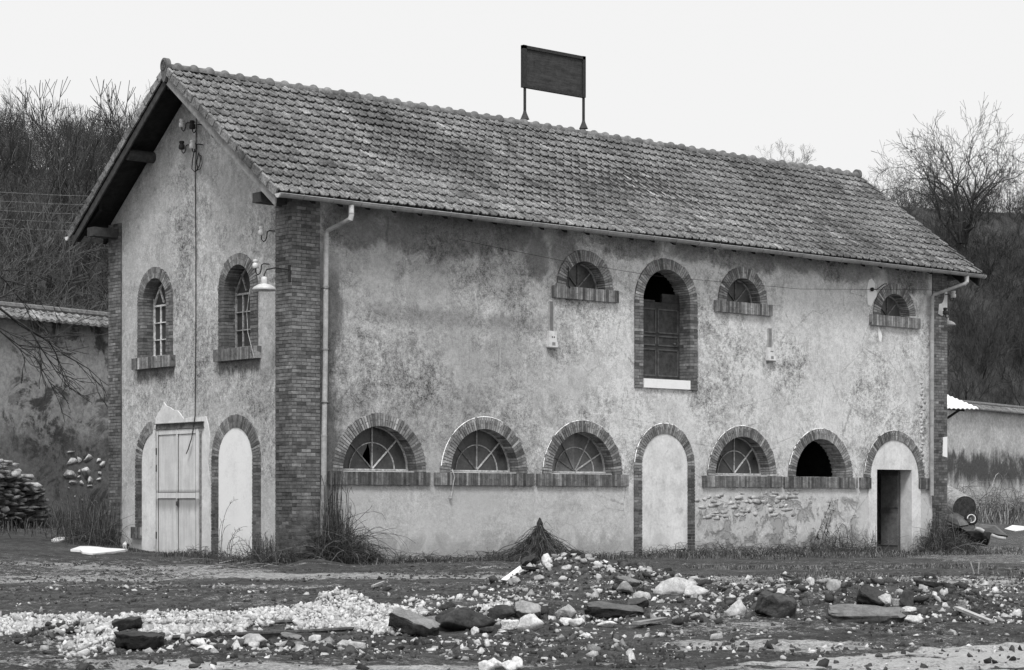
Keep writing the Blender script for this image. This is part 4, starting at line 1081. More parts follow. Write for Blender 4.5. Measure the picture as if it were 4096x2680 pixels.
# gutters and downpipes
def gutter(y, z, x0, x1, name, zd=0):
    m = MB(); rr = .074; N = 10; nx = 60; vs_ = []
    for i in range(nx+1):
        xx = x0+(x1-x0)*i/nx; dz = .012*math.sin(i*.7)*.5 + zd*i/nx
        for (r_) in (rr, rr-.006):
            for q in range(N+1):
                a = PI + PI*q/N; vs_.append((xx, y+r_*math.cos(a), z+dz+r_*math.sin(a)))
    st = 2*(N+1); fs = []
    for i in range(nx):
        for h_ in (0, N+1):
            for q in range(N): fs.append((i*st+h_+q, i*st+h_+q+1, (i+1)*st+h_+q+1, (i+1)*st+h_+q))
    m.add(vs_, fs)
    m.tube([(x0, y-rr, z), (x1, y-rr, z+zd)], .010, 6, 1.2)
    k = x0+.55
    while k < x1:
        pts = [(k, y+(rr+.004)*math.cos(PI+PI*q/N), z+(rr+.004)*math.sin(PI+PI*q/N)+zd*(k-x0)/(x1-x0)) for q in range(N+1)]
        m.tube(pts, .007, 5, .55); m.tube([(k, y-rr, z), (k, y-rr, z+.03)], .010, 5, .5); k += .70 + g.uniform(-.05, .05)
    go = m.build(name, M['zinc'], house, smooth=True)
    for xx, sg in ((x0, -1), (x1, 1)):
        m = MB(); pts = [(xx+sg*.004, y+(rr+.006)*math.cos(PI+PI*q/N), z+(rr+.006)*math.sin(PI+PI*q/N)) for q in range(N+1)]
        pts2 = [(p[0]-sg*.03, p[1], p[2]) for p in pts]; n = len(pts)
        m.add(pts+pts2, [tuple(range(n))] + [(i, i+1, n+i+1, n+i) for i in range(n-1)], 1); m.build('end_cap', M['white_metal'], go)
    return go
gutter(-.565, 6.945, -.70, 20.76, 'gutter'); gutter(W_+.565, 6.945, -.70, 20.76, 'gutter')
def collar(m, p, r_, tn=1.1, h_=.02): m.lathe([(r_*.9, -h_), (r_, -h_), (r_, h_), (r_*.9, h_)], p, 'z', 14, tn)
m = MB(); m.tube([(.99, -.56, 6.90), (.99, -.56, 6.68), (.985, -.53, 6.60)], .052, 14, 1.35); m.tube([(.985, -.54, 6.62), (.76, -.10, 6.42), (.745, -.075, 6.33)], .045, 14, .75)
m.tube([(.745, -.075, 6.36), (.74, -.07, 5.0), (.725, -.07, 3.6), (.70, -.07, 2.45)], .050, 16, .95); m.tube([(.70, -.07, 2.50), (.685, -.07, 1.2), (.672, -.07, .9), (.665, -.07, .55)], .056, 16, .85)
for z_, x_ in ((6.72, .99),): collar(m, (x_, -.56, z_), .058, .9, .01)
for z_, x_ in ((5.35, .74), (4.14, .73), (3.13, .715), (2.47, .70), (.96, .675)): collar(m, (x_, -.07, z_), .062, .8, .014)
dp = m.build('downpipe', M['zinc_pale'], house, smooth=False)
for z_ in (5.30, 3.10):
    m = MB(); m.tube([(.66, -.03, z_), (.66, -.12, z_), (.80, -.12, z_), (.80, -.03, z_)], .008, 6); m.build('bracket', M['black_metal'], dp)
m = MB(); m.tube([(20.06, -.56, 6.90), (20.06, -.56, 6.74), (20.03, -.50, 6.68)], .052, 14, 1.2); m.tube([(20.04, -.52, 6.70), (19.32, -.10, 6.40), (19.28, -.075, 6.33)], .045, 14, .8)
m.tube([(19.28, -.07, 6.36), (19.28, -.07, 4.9), (19.27, -.07, 1.35)], .055, 16, .8)
for z_ in (6.1, 5.2, 3.75, 3.1, 2.0): collar(m, (19.28, -.07, z_), .062, .7, .012)
dp2 = m.build('downpipe', M['zinc_pale'], house)
# two glazed outlet boxes with their channels on the front wall
for (xc, zt, zb, zch, dark) in ((6.61, 4.81, 4.47, 5.44, .5), (13.40, 4.79, 4.49, 5.24, .7)):
    m = MB(); m.box((xc-.105, -.03, zb+.03), (xc+.105, PL, zt), 1.0); m.box((xc-.12, -.05, zb), (xc+.12, PL, zb+.11), .9); m.box((xc-.09, -.036, zb+.12), (xc+.09, -.03, zt-.03), 1.15)
    vo = m.build('vent_box', M['infill'], house)
    m = MB(); m.box((xc-.125, -.055, zb-.03), (xc+.125, PL, zb-.002), .6); m.box((xc-.04, -.052, zb+.03), (xc+.05, -.0505, zb+.10), .8); m.build('vent_shadow_and_mark', M['zinc'], vo)  # dark strip standing in for the shadow under the box, plus a front mark
    m = MB()
    for q in (-.025, .03): m.tube([(xc+q, -.034, zb+.21), (xc+q, -.044, zb+.21)], .016, 8)
    m.build('vent_hole', M['black_metal'], vo)
    m = MB(); m.box((xc-.055, .025, zt), (xc+.055, PL, zch), dark); m.box((xc-.062, .012, zt), (xc-.048, PL, zch), 1.2); m.box((xc+.048, .012, zt), (xc+.062, PL, zch), 1.2); m.build('channel', M['zinc'], vo)
# bright patches of raw plaster
for (FR, pts) in ((LF, [(16.93, 6.02), (17.06, 5.98), (17.16, 6.15), (17.25, 6.22), (17.27, 6.34), (17.18, 6.42), (17.20, 6.55), (17.08, 6.66), (16.97, 6.62), (16.90, 6.40), (16.91, 6.2)]),
                  (LF, [(17.30, 5.40), (17.36, 5.15), (17.42, 5.12), (17.47, 5.28), (17.40, 5.42), (17.33, 5.50)]),
                  (LF, [(6.88, 6.05), (6.96, 6.0), (7.05, 6.12), (7.0, 6.28), (6.93, 6.25)])):
    m = MB(); n = len(pts); dz = .030; m.add([FR(u, v, dz) for u, v in pts] + [FR(u, v, .06) for u, v in pts], [tuple(range(n))] + [(i, (i+1) % n, n+(i+1) % n, n+i) for i in range(n)]); m.build('plaster_repair', M['limewash'], house)
m = MB()
for (px_, pts) in ((0, [(19.62, 5.95), (19.78, 5.9), (19.985, 6.05), (19.985, 6.62), (19.9, 6.60), (19.86, 6.35), (19.78, 6.22), (19.66, 6.2)]), (0, [(19.80, 2.35), (19.985, 2.32), (19.985, 2.85), (19.82, 2.83)])):
    n = len(pts); m.add([LF(u, v, -.008) for u, v in pts] + [LF(u, v, .02) for u, v in pts], [tuple(range(n))] + [(i, (i+1) % n, n+(i+1) % n, n+i) for i in range(n)])
m.build('plaster_repair', M['limewash'], house)

# ------------------------------------------------------------------ sign on the roof
sg_ = empty('roof_sign', (9.77, RY, 9.95)); tag(sg_, 'dark weathered rectangular sign board on two posts above the roof ridge', 'sign')
def soff(o, base): o.location = -Vector(base); return o
B_ = (9.77, RY, 9.95)
m = MB(); m.box((8.86, RY-.012, 10.84), (10.70, RY+.012, 11.72)); soff(m.build('board', M['sign'], sg_), B_)
m = MB(); m.box((8.80, RY-.05, 11.70), (10.74, RY+.05, 11.775)); m.box((8.84, RY-.04, 10.80), (10.74, RY+.05, 10.86)); m.box((8.80, RY-.05, 10.80), (8.90, RY+.05, 11.78)); m.box((10.66, RY-.05, 10.80), (10.75, RY+.05, 11.78))
soff(m.build('frame', M['black_metal'], sg_), B_)
for xx in (8.88, 10.72):
    m = MB(); m.tube([(xx, RY, 10.0), (xx, RY, 10.82)], .034, 10); soff(m.build('post', M['black_metal'], sg_), B_)
    m = MB(); m.lathe([(.030, .20), (.045, .13), (.10, .0), (.11, -.015), (.09, -.015), (.03, -.01), (.03, -.1)], (xx, RY, 10.08), 'z', 16, 1.6); soff(m.build('weather_cone', M['black_metal'], sg_), B_)

# ------------------------------------------------------------------ lamps, insulators, cables
def insulator_hook(name, base, out_v, label, group, hookside=1, white=True, big=1.0):
    """porcelain bell on a bent iron hook; base = point on the wall, out_v = outward direction"""
    t = empty(name, base); tag(t, label, 'insulator', group)
    ov = Vector(out_v); side = Vector((-ov.y, ov.x, 0))*hookside
    m = MB(); A_ = [Vector((0,0,0)), ov*.10, ov*.14 + Vector((0,0,-.02)), ov*.15 + Vector((0,0,-.10)), ov*.15 + side*.03 + Vector((0,0,-.15)), ov*.15 + side*.09 + Vector((0,0,-.165)), ov*.15+side*.14+Vector((0,0,-.13)), ov*.15+side*.15+Vector((0,0,-.05))]
    m.tube([a*big for a in A_], .012, 6); m.build('hook', M['black_metal'], t)
    m = MB(); c = (ov*.15+side*.15)*big
    m.lathe([(.0, .10), (.050, .09), (.055, .05), (.040, .04), (.040, .025), (.060, .015), (.064, -.07), (.045, -.08), (.0, -.08)], c, 'z', 12, 1.0); m.build('porcelain', M['porcelain'] if white else M['black_metal'], t, smooth=True)
    return t
GA = 'porcelain insulators high on the gable'
insulator_hook('insulator', (.03, 3.66, 8.93), (-1, 0, 0), 'white insulator on the upper left hook of the gable cluster', GA, -1, True)
insulator_hook('insulator', (.03, 3.25, 8.84), (-1, 0, 0), 'dark insulator on the upper right hook of the gable cluster', GA, -1, False)
insulator_hook('insulator', (.03, 3.66, 8.48), (-1, 0, 0), 'dark insulator on the lower left hook of the gable cluster', GA, -1, False)
insulator_hook('insulator', (.03, 3.25, 8.44), (-1, 0, 0), 'white insulator on the lower right hook of the gable cluster', GA, -1, True)
insulator_hook('insulator', (.03, .62, 6.42), (-1, 0, 0), 'upper white insulator beside the near brick corner', 'insulators by the brick corner', -1, True, 1.25)
insulator_hook('insulator', (.03, .82, 5.80), (-1, 0, 0), 'lower white insulator beside the near brick corner above the lamp', 'insulators by the brick corner', -1, True, 1.25)
insulator_hook('insulator', (19.9, 0, 6.45), (0, -1, 0), 'small insulator hook high on the far brick pier', 'insulators on the far pier', 1, True)
insulator_hook('insulator', (19.85, -.01, 6.0), (0, -1, 0), 'empty curled hook on white plaster of the far brick pier', 'insulators on the far pier', -1, False)
def wall_lamp(base, ov, label, drop=.35, arm=.55, sc=1.0):
    t = empty('wall_lamp', base); tag(t, label, 'lamp'); ov = Vector(ov)
    m = MB(); m.box((-.02, -.03, -.22), (.02, .03, .10)); m.tube([(0,0,0), ov*arm*.55+Vector((0,0,.02)), ov*arm*.9+Vector((0,0,-.03)), ov*arm+Vector((0,0,-.13)), ov*arm+Vector((0,0,-.2))], .013, 8); m.build('bracket', M['black_metal'], t)
    tip = ov*arm+Vector((0,0,-.18))
    m = MB(); m.lathe([(.0, .02), (.055, .0), (.06, -.10), (.045, -.13)], tip, 'z', 16); m.build('lamp_socket', M['white_metal'], t, smooth=True)
    m = MB(); m.lathe([(.05, -.12), (.12, -.14), (.19, -.18), (.245, -.245), (.235, -.246), (.18, -.19), (.11, -.155), (.0, -.15)], tip, 'z', 28); m.build('lamp_shade', M['white_metal'], t, smooth=True)
    return t
wl = wall_lamp((-.005, .06, 5.62), (-1, 0, 0), 'white enamel lamp shade on an iron bracket at the near brick corner', arm=.58)
wall_lamp((20.0, .35, 6.15), (1, 0, 0), 'weathered enamel lamp on a bent bracket at the far end of the house', arm=.42)
# ball-tipped rod near the far upper window
t = empty('wall_spike', (17.04, .03, 6.39)); tag(t, 'short black ball ended iron rod on a white plaster patch', 'iron rod')
m = MB(); m.lathe([(0, .05), (.035, .04), (.05, 0), (.035, -.04), (0, -.05)], (0, -.04, 0), 'z', 12); m.tube([(0,-.04,0), (.10,-.10,.0), (.28,-.18,.14), (.36,-.2,.145)], .012, 6); m.build('rod', M['black_metal'], t)
t = empty('wall_bar', (7.02, -.055, 6.2)); tag(t, 'thin upright iron bar crossing the left small upper window arch', 'iron rod'); m = MB(); m.tube([(0,0,0), (.005,0,-.42)], .014, 6); m.tube([(0,.06,-.05),(0,0,-.05)], .01, 6); m.tube([(.02,0,-.42),(.05,0,-.45)], .02, 6); m.build('bar', M['black_metal'], t)
# gable cable
m = MB(); m.tube([(.02, 3.475, 9.30), (.015, 3.48, 8.2), (.01, 3.5, 7.9), (.01, 3.475, 6.4), (.012, 3.48, 4.6), (0, 3.49, 2.95), (-.06, 3.52, 2.5), (-.08, 3.62, 2.28), (-.08, 3.70, 2.18)], .010, 6)
m.tube([(-.06, 3.52, 2.5), (-.09, 3.57, 2.33), (-.09, 3.66, 2.2)], .009, 6)
m.tube([(.0, 3.46, 8.5), (-.02, 3.56, 8.15), (-.02, 3.58, 7.98), (-.02, 3.45, 7.9), (-.02, 3.28, 8.02), (-.02, 3.25, 8.15), (-.01, 3.33, 8.28), (-.01, 3.42, 8.1), (-.01, 3.36, 7.95)], .010, 6)
m.tube([(-.01, 3.42, 7.93), (-.01, 3.27, 7.95), (-.01, 3.2, 8.05), (-.01, 3.23, 8.2), (-.01, 3.33, 8.25)], .008, 6)
tag(m.build('hanging_cable', M['cable'], None), 'black cable coiled under the gable and hanging down to the white door', 'cable')
m = MB(); m.tube([(-.10, 1.30, 5.35), (-.12, 1.38, 4.9), (-.12, 1.34, 4.5), (-.10, 1.15, 4.0)], .007, 5); tag(m.build('loose_wire', M['frame'], None), 'thin pale loose wire drooping past the right gable window', 'wire')
m = MB(); m.tube([(4.0, -.10, 6.52), (5.05, -.15, 6.42), (6.82, -.15, 6.29), (9.4, -.15, 6.17), (14.25, -.15, 6.2), (19.0, -.15, 6.50), (19.9, -.15, 6.52)], .0042, 4); tag(m.build('overhead_wire', M['cable'], None), 'thin black wire sagging along the front wall under the gutter', 'wire')
m = MB(); m.tube([(3.93, .03, 1.86), (3.90, -.04, 1.80), (3.93, -.05, 1.7), (3.90, -.04, 1.55), (3.91, .0, 1.42), (3.87, -.01, 1.30)], .012, 6); m.lathe([(0, .03), (.03, .02), (.035, 0), (.02, -.03), (0, -.03)], (3.86, -.01, 1.27), 'z', 10)
tag(m.build('bent_pipe_stub', M['zinc_pale'], None), 'thin bent pipe ending in a knob below the second arched window', 'pipe')
for k, (ya, yb) in enumerate(((759, 775), (794, 811), (832, 848), (866, 884), (900, 917))):
    a = Vector(onS(-700, ya-28, 75)); b = Vector(onS(1100, yb+35, 75)); mid = (a+b)/2 - Vector((0, 0, .08))
    m = MB(); m.tube([a, mid, b], .007, 3); tag(m.build('power_line', M['zinc'], None), 'pale overhead line crossing the dark hillside left of the roof', 'power line', 'overhead lines left of the roof')

# ------------------------------------------------------------------ canopy beyond the far corner
t = empty('awning', onS(3850, 1640, 78)); tag(t, 'white corrugated awning with dark strut sticking out behind the far corner', 'awning')
tb = Vector(t.location)
m = MB(); a = Vector(onS(3600, 1540, 78)); b = Vector(onS(3914, 1633, 74)); c = Vector(onS(3600, 1628, 74)); N = 70; vs_ = []
for i in range(N+1):
    f = i/N; lo = c.lerp(b, f); hi = Vector(onS(3600, 1500, 80)).lerp(b + Vector((0, 0, .02)), f); w_ = Vector((0, 0, .022*math.cos(i*PI/2)))
    for (p, q) in ((lo, 0), (hi, 0), (lo, -.03), (hi, -.03)): vs_.append(tuple(p - tb + w_ + Vector((0, 0, q))))
fs = []
for i in range(N): fs += [(i*4, (i+1)*4, (i+1)*4+1, i*4+1), (i*4+2, (i+1)*4+2, (i+1)*4+3, i*4+3), (i*4, (i+1)*4, (i+1)*4+2, i*4+2)]
m.add(vs_, fs); m.build('sheet', M['sheet'], t)
m = MB(); m.tube([Vector(onS(3740, 1705, 75))-tb, Vector(onS(3842, 1637, 75))-tb], .05, 6); m.tube([Vector(onS(3780, 1632, 75))-tb, Vector(onS(3858, 1640, 75))-tb], .06, 6); m.build('strut', M['black_metal'], t)

# ------------------------------------------------------------------ pale stones showing in the left wall, ruined stub
Vs, Fs, Ts, off = [], [], [], 0
for (px, py, wp, hp) in ((280, 1805, 34, 8), (290, 1852, 34, 24), (315, 1838, 18, 20), (350, 1835, 28, 24), (392, 1838, 16, 18), (415, 1860, 22, 20), (280, 1895, 38, 26), (344, 1890, 30, 32), (318, 1886, 10, 10), (363, 1922, 18, 26), (328, 1930, 14, 12), (287, 1924, 34, 14), (400, 1892, 12, 10), (360, 1945, 16, 8), (315, 1905, 12, 8), (395, 1917, 16, 10), (274, 1952, 6, 6), (298, 1985, 6, 5), (330, 2000, 6, 6)):
    p = np.array(onW(px, py, .02)); s_ = 51/8138
    V, F = rock_np(px*7+py, 2, 7, (.45, .75), (wp*s_/2*1.9, wp*s_/2*1.0, hp*s_/2*1.6))
    V2 = V.copy(); V2[:, 0] = V[:, 0]*WDIR[0] + V[:, 1]*.12*WNRM[0]; V2[:, 1] = V[:, 0]*WDIR[1] + V[:, 1]*.12*WNRM[1]
    Vs.append(V2+p-np.array(BW_INV)); Fs.append(F+off); off += len(V); Ts.append(np.full(len(F), rs_.uniform(1.2, 1.7)))
np_mesh('exposed_stonework', np.concatenate(Vs), np.concatenate(Fs), M['rock'], np.concatenate(Ts), parent=bw_o)
def ruin():
    rs = np.random.RandomState(3); Vs, Fs, Ts, off = [], [], [], 0
    base = np.array(onW(-60, 2090, 1.4)); 
    def top(px): return np.interp(px, [-200, 0, 40, 90, 140, 165, 185], [1800, 1835, 1850, 1885, 1935, 1965, 2070])
    y = 2085
    while y > 1800:
        px = -200 + rs.uniform(0, 20)
        while px < 180:
            wp = rs.uniform(18, 54); hp = rs.uniform(13, 24)
            if y-hp > top(px+wp/2)-4:
                p = np.array(onW(px+wp/2, y-hp/2, 1.2+rs.uniform(-.1, .1))); s_ = 50/8138
                V, F = rock_np(rs.randint(9999), 2, 8, (.5, .8), (wp*s_*.66, .34, hp*s_*.68))
                V2 = V.copy(); V2[:, 0] = V[:, 0]*WDIR[0] + V[:, 1]*WNRM[0]; V2[:, 1] = V[:, 0]*WDIR[1] + V[:, 1]*WNRM[1]
                Vs.append(V2+p); Fs.append(F+off); off += len(V)
                tp = top(px+wp/2); pale = (y-hp/2-tp < 48) and px < 110
                Ts.append(np.full(len(F), rs.uniform(.5, 1.2) if pale else rs.uniform(.14, .42)))
            px += wp*.92
        y -= 12
    o = np_mesh('ruined_stone_wall', np.concatenate(Vs), np.concatenate(Fs), M['rock'], np.concatenate(Ts))
    tag(o, 'broken dry stone wall stub sloping down at the left edge', 'wall')
ruin()

# ------------------------------------------------------------------ ballast, rails, rubble
def inpoly(x, y, poly):
    c = np.zeros(len(x), bool); n = len(poly)
    for i in range(n):
        x0, y0 = poly[i]; x1, y1 = poly[(i+1) % n]
        k = ((y0 > y) != (y1 > y)) & (x < (x1-x0)*(y-y0)/((y1-y0) if y1 != y0 else 1e-9)+x0); c ^= k
    return c
def zoneP(poly, n, seed, lift=.02):
    rs = np.random.RandomState(seed); xs = [p[0] for p in poly]; ys = [p[1] for p in poly]
    X = rs.uniform(min(xs), max(xs), n); Y = rs.uniform(min(ys), max(ys), n); k = inpoly(X, Y, poly); X = X[k]; Y = Y[k]
    out_ = []
    t = CP[2]*CAMF/(Y-CAMH)
    gx = CP[0]+(VD[0]+RD[0]*(X-CAMCX)/CAMF)*t; gy = CP[1]+(VD[1]+RD[1]*(X-CAMCX)/CAMF)*t
    for _ in range(4):                                  # settle on the uneven ground
        h_ = H(gx, gy); t = (CP[2]-h_)*CAMF/(Y-CAMH); gx = CP[0]+(VD[0]+RD[0]*(X-CAMCX)/CAMF)*t; gy = CP[1]+(VD[1]+RD[1]*(X-CAMCX)/CAMF)*t
    return np.stack([gx, gy, H(gx, gy)+lift*rs.rand(len(gx))], -1)
polyA = [(-300, 2486), (0, 2482), (60, 2470), (200, 2476), (330, 2468), (500, 2470), (650, 2458), (800, 2462), (1000, 2450), (1150, 2440), (1250, 2428), (1290, 2408), (1380, 2402), (1450, 2412), (1560, 2438), (1700, 2452), (1700, 2478), (1500, 2478), (1400, 2482), (1100, 2494), (800, 2502), (560, 2510), (520, 2528), (420, 2536), (240, 2532), (0, 2546), (-300, 2552)]
polyB = [(560, 2520), (800, 2514), (1100, 2504), (1400, 2492), (1560, 2482), (1640, 2500), (1690, 2536), (1660, 2544), (1500, 2540), (1400, 2520), (1150, 2532), (900, 2540), (720, 2556), (640, 2548), (560, 2545)]
polyC = [(230, 2545), (420, 2522), (460, 2560), (465, 2590), (330, 2602), (290, 2580), (235, 2570)]
P1 = np.concatenate([zoneP(polyA, 15000, 1, .05), zoneP(polyB, 6500, 2, .05), zoneP(polyC, 1700, 3, .07), zoneP([(1840, 2442), (1960, 2425), (2060, 2420), (2010, 2452), (1860, 2460)], 500, 4, .03), zoneP([(1560, 2424), (1780, 2400), (2160, 2390), (2160, 2404), (1800, 2420), (1600, 2440)], 300, 9, .03)])
k = (fbm(P1[:, 0]*1.6, P1[:, 1]*1.6, 3) > -.16) | (P1[:, 0]*0 > 1); P1 = P1[k]
rs = np.random.RandomState(8)
o = scatter('railway_ballast', P1, rs.uniform(.016, .042, len(P1))*(1+.8*(rs.rand(len(P1)) < .08)), rs.uniform(.55, 1.2, len(P1)), icos, M['ballast'])
tag(o, 'pale crushed ballast stones spread in strips along the rails', 'gravel', kind='stuff')
def rail(pts, label):
    m = MB(); P_ = [Vector(G(*p)[:3]) + Vector((0, 0, .02)) for p in pts]
    for k in range(len(P_)-1):
        a, b = P_[k], P_[k+1]; d = (b-a).normalized(); n = Vector((-d.y, d.x, 0))
        for (w_, z0, z1, tn) in ((.026, .0, .02, 2.0), (.010, -.06, .0, .8), (.06, -.075, -.06, .7)):
            q = [a-n*w_+Vector((0,0,z0)), b-n*w_+Vector((0,0,z0)), b+n*w_+Vector((0,0,z0)), a+n*w_+Vector((0,0,z0)), a-n*w_+Vector((0,0,z1)), b-n*w_+Vector((0,0,z1)), b+n*w_+Vector((0,0,z1)), a+n*w_+Vector((0,0,z1))]
            m.hexa(q, tn)
    tag(m.build('railway_rail', M['rust'], None), label, 'rail')
rail([(480, 2514), (800, 2506), (1100, 2498), (1400, 2486), (1560, 2480)], 'farther rusty rail half buried between the two ballast strips')
rail([(690, 2562), (900, 2552), (1150, 2540), (1410, 2525)], 'nearer rusty rail half buried in front of the ballast strips')

# mixed rubble: stuff (small), individuals (larger)
def pilepts(n, seed, spots):
    rs = np.random.RandomState(seed); out_ = []
    for _ in range(n):
        (s0, l0, rs_, rl) = spots[rs.randint(len(spots))]
        s_ = s0+rs.normal()*rs_*.6; l_ = l0+rs.normal()*rl*.6; x_, y_ = xy(s_, l_); out_.append((float(x_), float(y_)))
    a = np.array(out_); return np.stack([a[:, 0], a[:, 1], H(a[:, 0], a[:, 1])], -1)
spots = [(26.6, .75, .9, .9), (26.2, 1.7, .9, 1.0), (25.2, 1.0, .6, 1.2), (22.2, 3.2, 1.0, 1.0), (22.3, 4.5, 1.1, .9), (20.3, -.4, .7, .6), (20.2, .8, .7, .8), (21.8, 2.0, .8, .8), (24, 4.0, 1.0, 2.0), (25.5, 2.6, 1.2, 1.6), (24.0, 2.4, 1.6, 1.4), (23.5, 3.8, 1.0, 2.6), (21.0, 5.0, .7, 1.2), (28, 3.5, 1.5, 2.0), (28, 6, 1.0, 2.0), (18.0, -.5, 1.2, 2.2), (16.6, .8, 1.0, 2.2), (23.4, 5.8, 1.0, 1.0), (26.6, .75, .7, .8), (17.0, -3.2, .5, .9), (16.6, -1.8, .5, 1.2)]
Pa = pilepts(15000, 21, spots)
rs = np.random.RandomState(22); n = 1500
s_ = rs.uniform(14.5, 31, n)**1.0; l_ = rs.uniform(-.27, .27, n)*s_
x_, y_ = xy(s_, l_); Pb = np.stack([x_, y_, H(x_, y_)+.004], -1)
n2 = 1500; s2 = rs.uniform(26, 33, n2); l2 = rs.uniform(1.0, 8.2, n2); x2, y2 = xy(s2, l2); Pc = np.stack([x2, y2, H(x2, y2)+.004], -1)
PP = np.concatenate([Pa, Pb, Pc])
keep = ~((PP[:, 0] > -.6) & (PP[:, 1] > -.4)); PP = PP[keep]
sz = rs.lognormal(math.log(.018), .65, len(PP)); sz = np.clip(sz, .006, .085)
tn = np.where(rs.rand(len(PP)) < .62, rs.uniform(.03, .10, len(PP)), rs.uniform(.25, .68, len(PP)))
o = scatter('loose_rubble', PP, sz, tn, icos, M['rubble'])
tag(o, 'small loose rubble, clods and grit strewn over the yard', 'rubble', kind='stuff')
# earthy clods giving the mud its lumps
n = 9000; s_ = rs.uniform(14.5, 38, n); l_ = rs.uniform(-.27, .27, n)*s_; x_, y_ = xy(s_, l_)
k = (fbm(x_*.6+3, y_*.6, 3) > .02) & ~((s_ < 18.2) & (l_ > 1.2) & (rs.rand(n) < .8)); x_, y_ = x_[k], y_[k]; PP = np.stack([x_, y_, H(x_, y_)-.002], -1)
keep = ~((PP[:, 0] > -.5) & (PP[:, 1] > -.3)); PP = PP[keep]
o = scatter('mud_clods', PP, rs.uniform(.012, .05, len(PP)), rs.uniform(.8, 1.6, len(PP)), icos, M['clod'])
tag(o, 'dark lumps of churned mud across the yard', 'mud', kind='stuff')

def rock(name, label, cat, px, pyb, wp, hp, tone, kind='boulder', mat='rock', seed=None, grp=None, tilt=0.0, pitch=0.0, side=.25, depth=.7, lift=0.0):
    x_, y_, z_, s_ = G(px, pyb); k = s_/CAMF; w_ = wp*k; h_ = hp*k; seed = seed or int(px*3+pyb)
    if kind == 'boulder':
        V, F = rock_np(seed, 3, 12, (.5, .82), (.5*w_*1.35, .5*w_*1.35*depth, .5*h_*1.4))
        zc = h_*.42; T = np.full(len(F), tone)
    else:
        rs = np.random.RandomState(seed); N = 17; th = (h_ if kind == 'block' else min(h_*.62, .12)); ang = np.arange(N)/N*2*PI
        rr = rs.uniform(.78, 1.08, N); rr = (rr+np.roll(rr, 1))/2
        if kind == 'block': rr *= 1.05
        ol = np.stack([np.sign(np.cos(ang))*np.abs(np.cos(ang))**.6*rr*w_*.5, np.sign(np.sin(ang))*np.abs(np.sin(ang))**.6*rr*w_*.5*depth], -1)
        rings = [(1.0, -.5, 0), (1.03, -.2, 1), (1.0, .15, 1), (1.02, .38, 1), (.96, .5, 2)]
        V = []; F = []; T = []
        for (sc, zz, q) in rings:
            for i in range(N): V.append((ol[i, 0]*sc*(1+rs.uniform(-.07, .07)), ol[i, 1]*sc*(1+rs.uniform(-.07, .07)), zz*th + rs.uniform(-.09, .09)*th*(2 if zz < .3 else 1)))
        for r_ in range(len(rings)-1):
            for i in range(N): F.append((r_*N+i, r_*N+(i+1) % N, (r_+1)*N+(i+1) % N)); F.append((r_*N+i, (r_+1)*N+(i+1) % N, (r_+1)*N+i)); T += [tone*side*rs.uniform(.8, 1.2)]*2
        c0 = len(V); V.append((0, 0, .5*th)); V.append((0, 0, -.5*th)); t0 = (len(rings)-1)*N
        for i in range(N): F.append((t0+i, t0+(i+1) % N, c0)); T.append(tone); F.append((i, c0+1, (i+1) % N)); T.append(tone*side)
        V = np.array(V); zc = h_*.5
        bm = bmesh.new(); bv = [bm.verts.new(tuple(v)) for v in V]
        for f in F: bm.faces.new([bv[i] for i in f])
        bmesh.ops.subdivide_edges(bm, edges=[e_ for e_ in bm.edges if e_.calc_length() > .03], cuts=2, use_grid_fill=True); bmesh.ops.triangulate(bm, faces=list(bm.faces)); bm.normal_update(); bm.verts.index_update()
        V = np.array([tuple(v.co) for v in bm.verts]); F = np.array([[v.index for v in f.verts] for f in bm.faces])
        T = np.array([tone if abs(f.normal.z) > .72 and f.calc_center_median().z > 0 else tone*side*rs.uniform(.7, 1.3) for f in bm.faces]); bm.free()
        sc_ = max(w_, .05); am = np.where(V[:, 2] > .3*th, .35, 1.0)
        V[:, 0] += am*.07*sc_*fbm(V[:, 2]*14/sc_*.3+seed, V[:, 0]*9/sc_, 4); V[:, 1] += am*.10*sc_*fbm(V[:, 0]*9/sc_, V[:, 2]*9/sc_+seed, 4); V[:, 2] += th*.30*fbm(V[:, 0]*5/sc_+seed, V[:, 1]*5/sc_, 4)
    rz = math.atan2(RD[1], RD[0])
    Rm = np.array(Matrix.Rotation(rz, 3, 'Z') @ Matrix.Rotation(tilt, 3, 'Y') @ Matrix.Rotation(pitch, 3, 'X'))
    V = V@Rm.T
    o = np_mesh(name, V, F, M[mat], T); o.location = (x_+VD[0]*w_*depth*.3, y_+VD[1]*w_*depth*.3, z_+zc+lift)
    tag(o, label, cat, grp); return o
A_ = 'asphalt'
rock('asphalt_slab', 'long tilted asphalt slab with pale top at the right end of the ballast', 'slab', 1653, 2545, 215, 95, .9, 'slab', A_, tilt=.36, pitch=.30, side=.16, depth=.5)
rock('earth_lump', 'broad dark earth lump between the ballast and the pale tilted slab', 'earth lump', 1850, 2525, 185, 80, 1.0, 'boulder', 'clod', seed=8, depth=.8)
for q, (a_, b_, c_, d_) in enumerate(((1800, 2498, 90, 50), (1905, 2500, 90, 45), (1945, 2522, 60, 30))): rock('earth_lump', ('dark crumbling clod at the left shoulder of the broad earth lump', 'dark crumbling clod at the right shoulder of the broad earth lump', 'small dark clod at the right foot of the broad earth lump')[q], 'earth lump', a_, b_+12, c_, d_, 1.0, 'boulder', 'clod', seed=20+q)
rock('earth_lump', 'dark earth lump left of the big pale faced slab', 'earth lump', 2020, 2478, 110, 62, 1.0, 'boulder', 'clod', depth=.6)
rock('concrete_slab', 'smooth pale grey slab tilted towards the viewer in the middle rubble', 'slab', 2110, 2476, 115, 66, 1.25, 'slab', A_, pitch=.85, tilt=.12, side=.35, depth=.6)
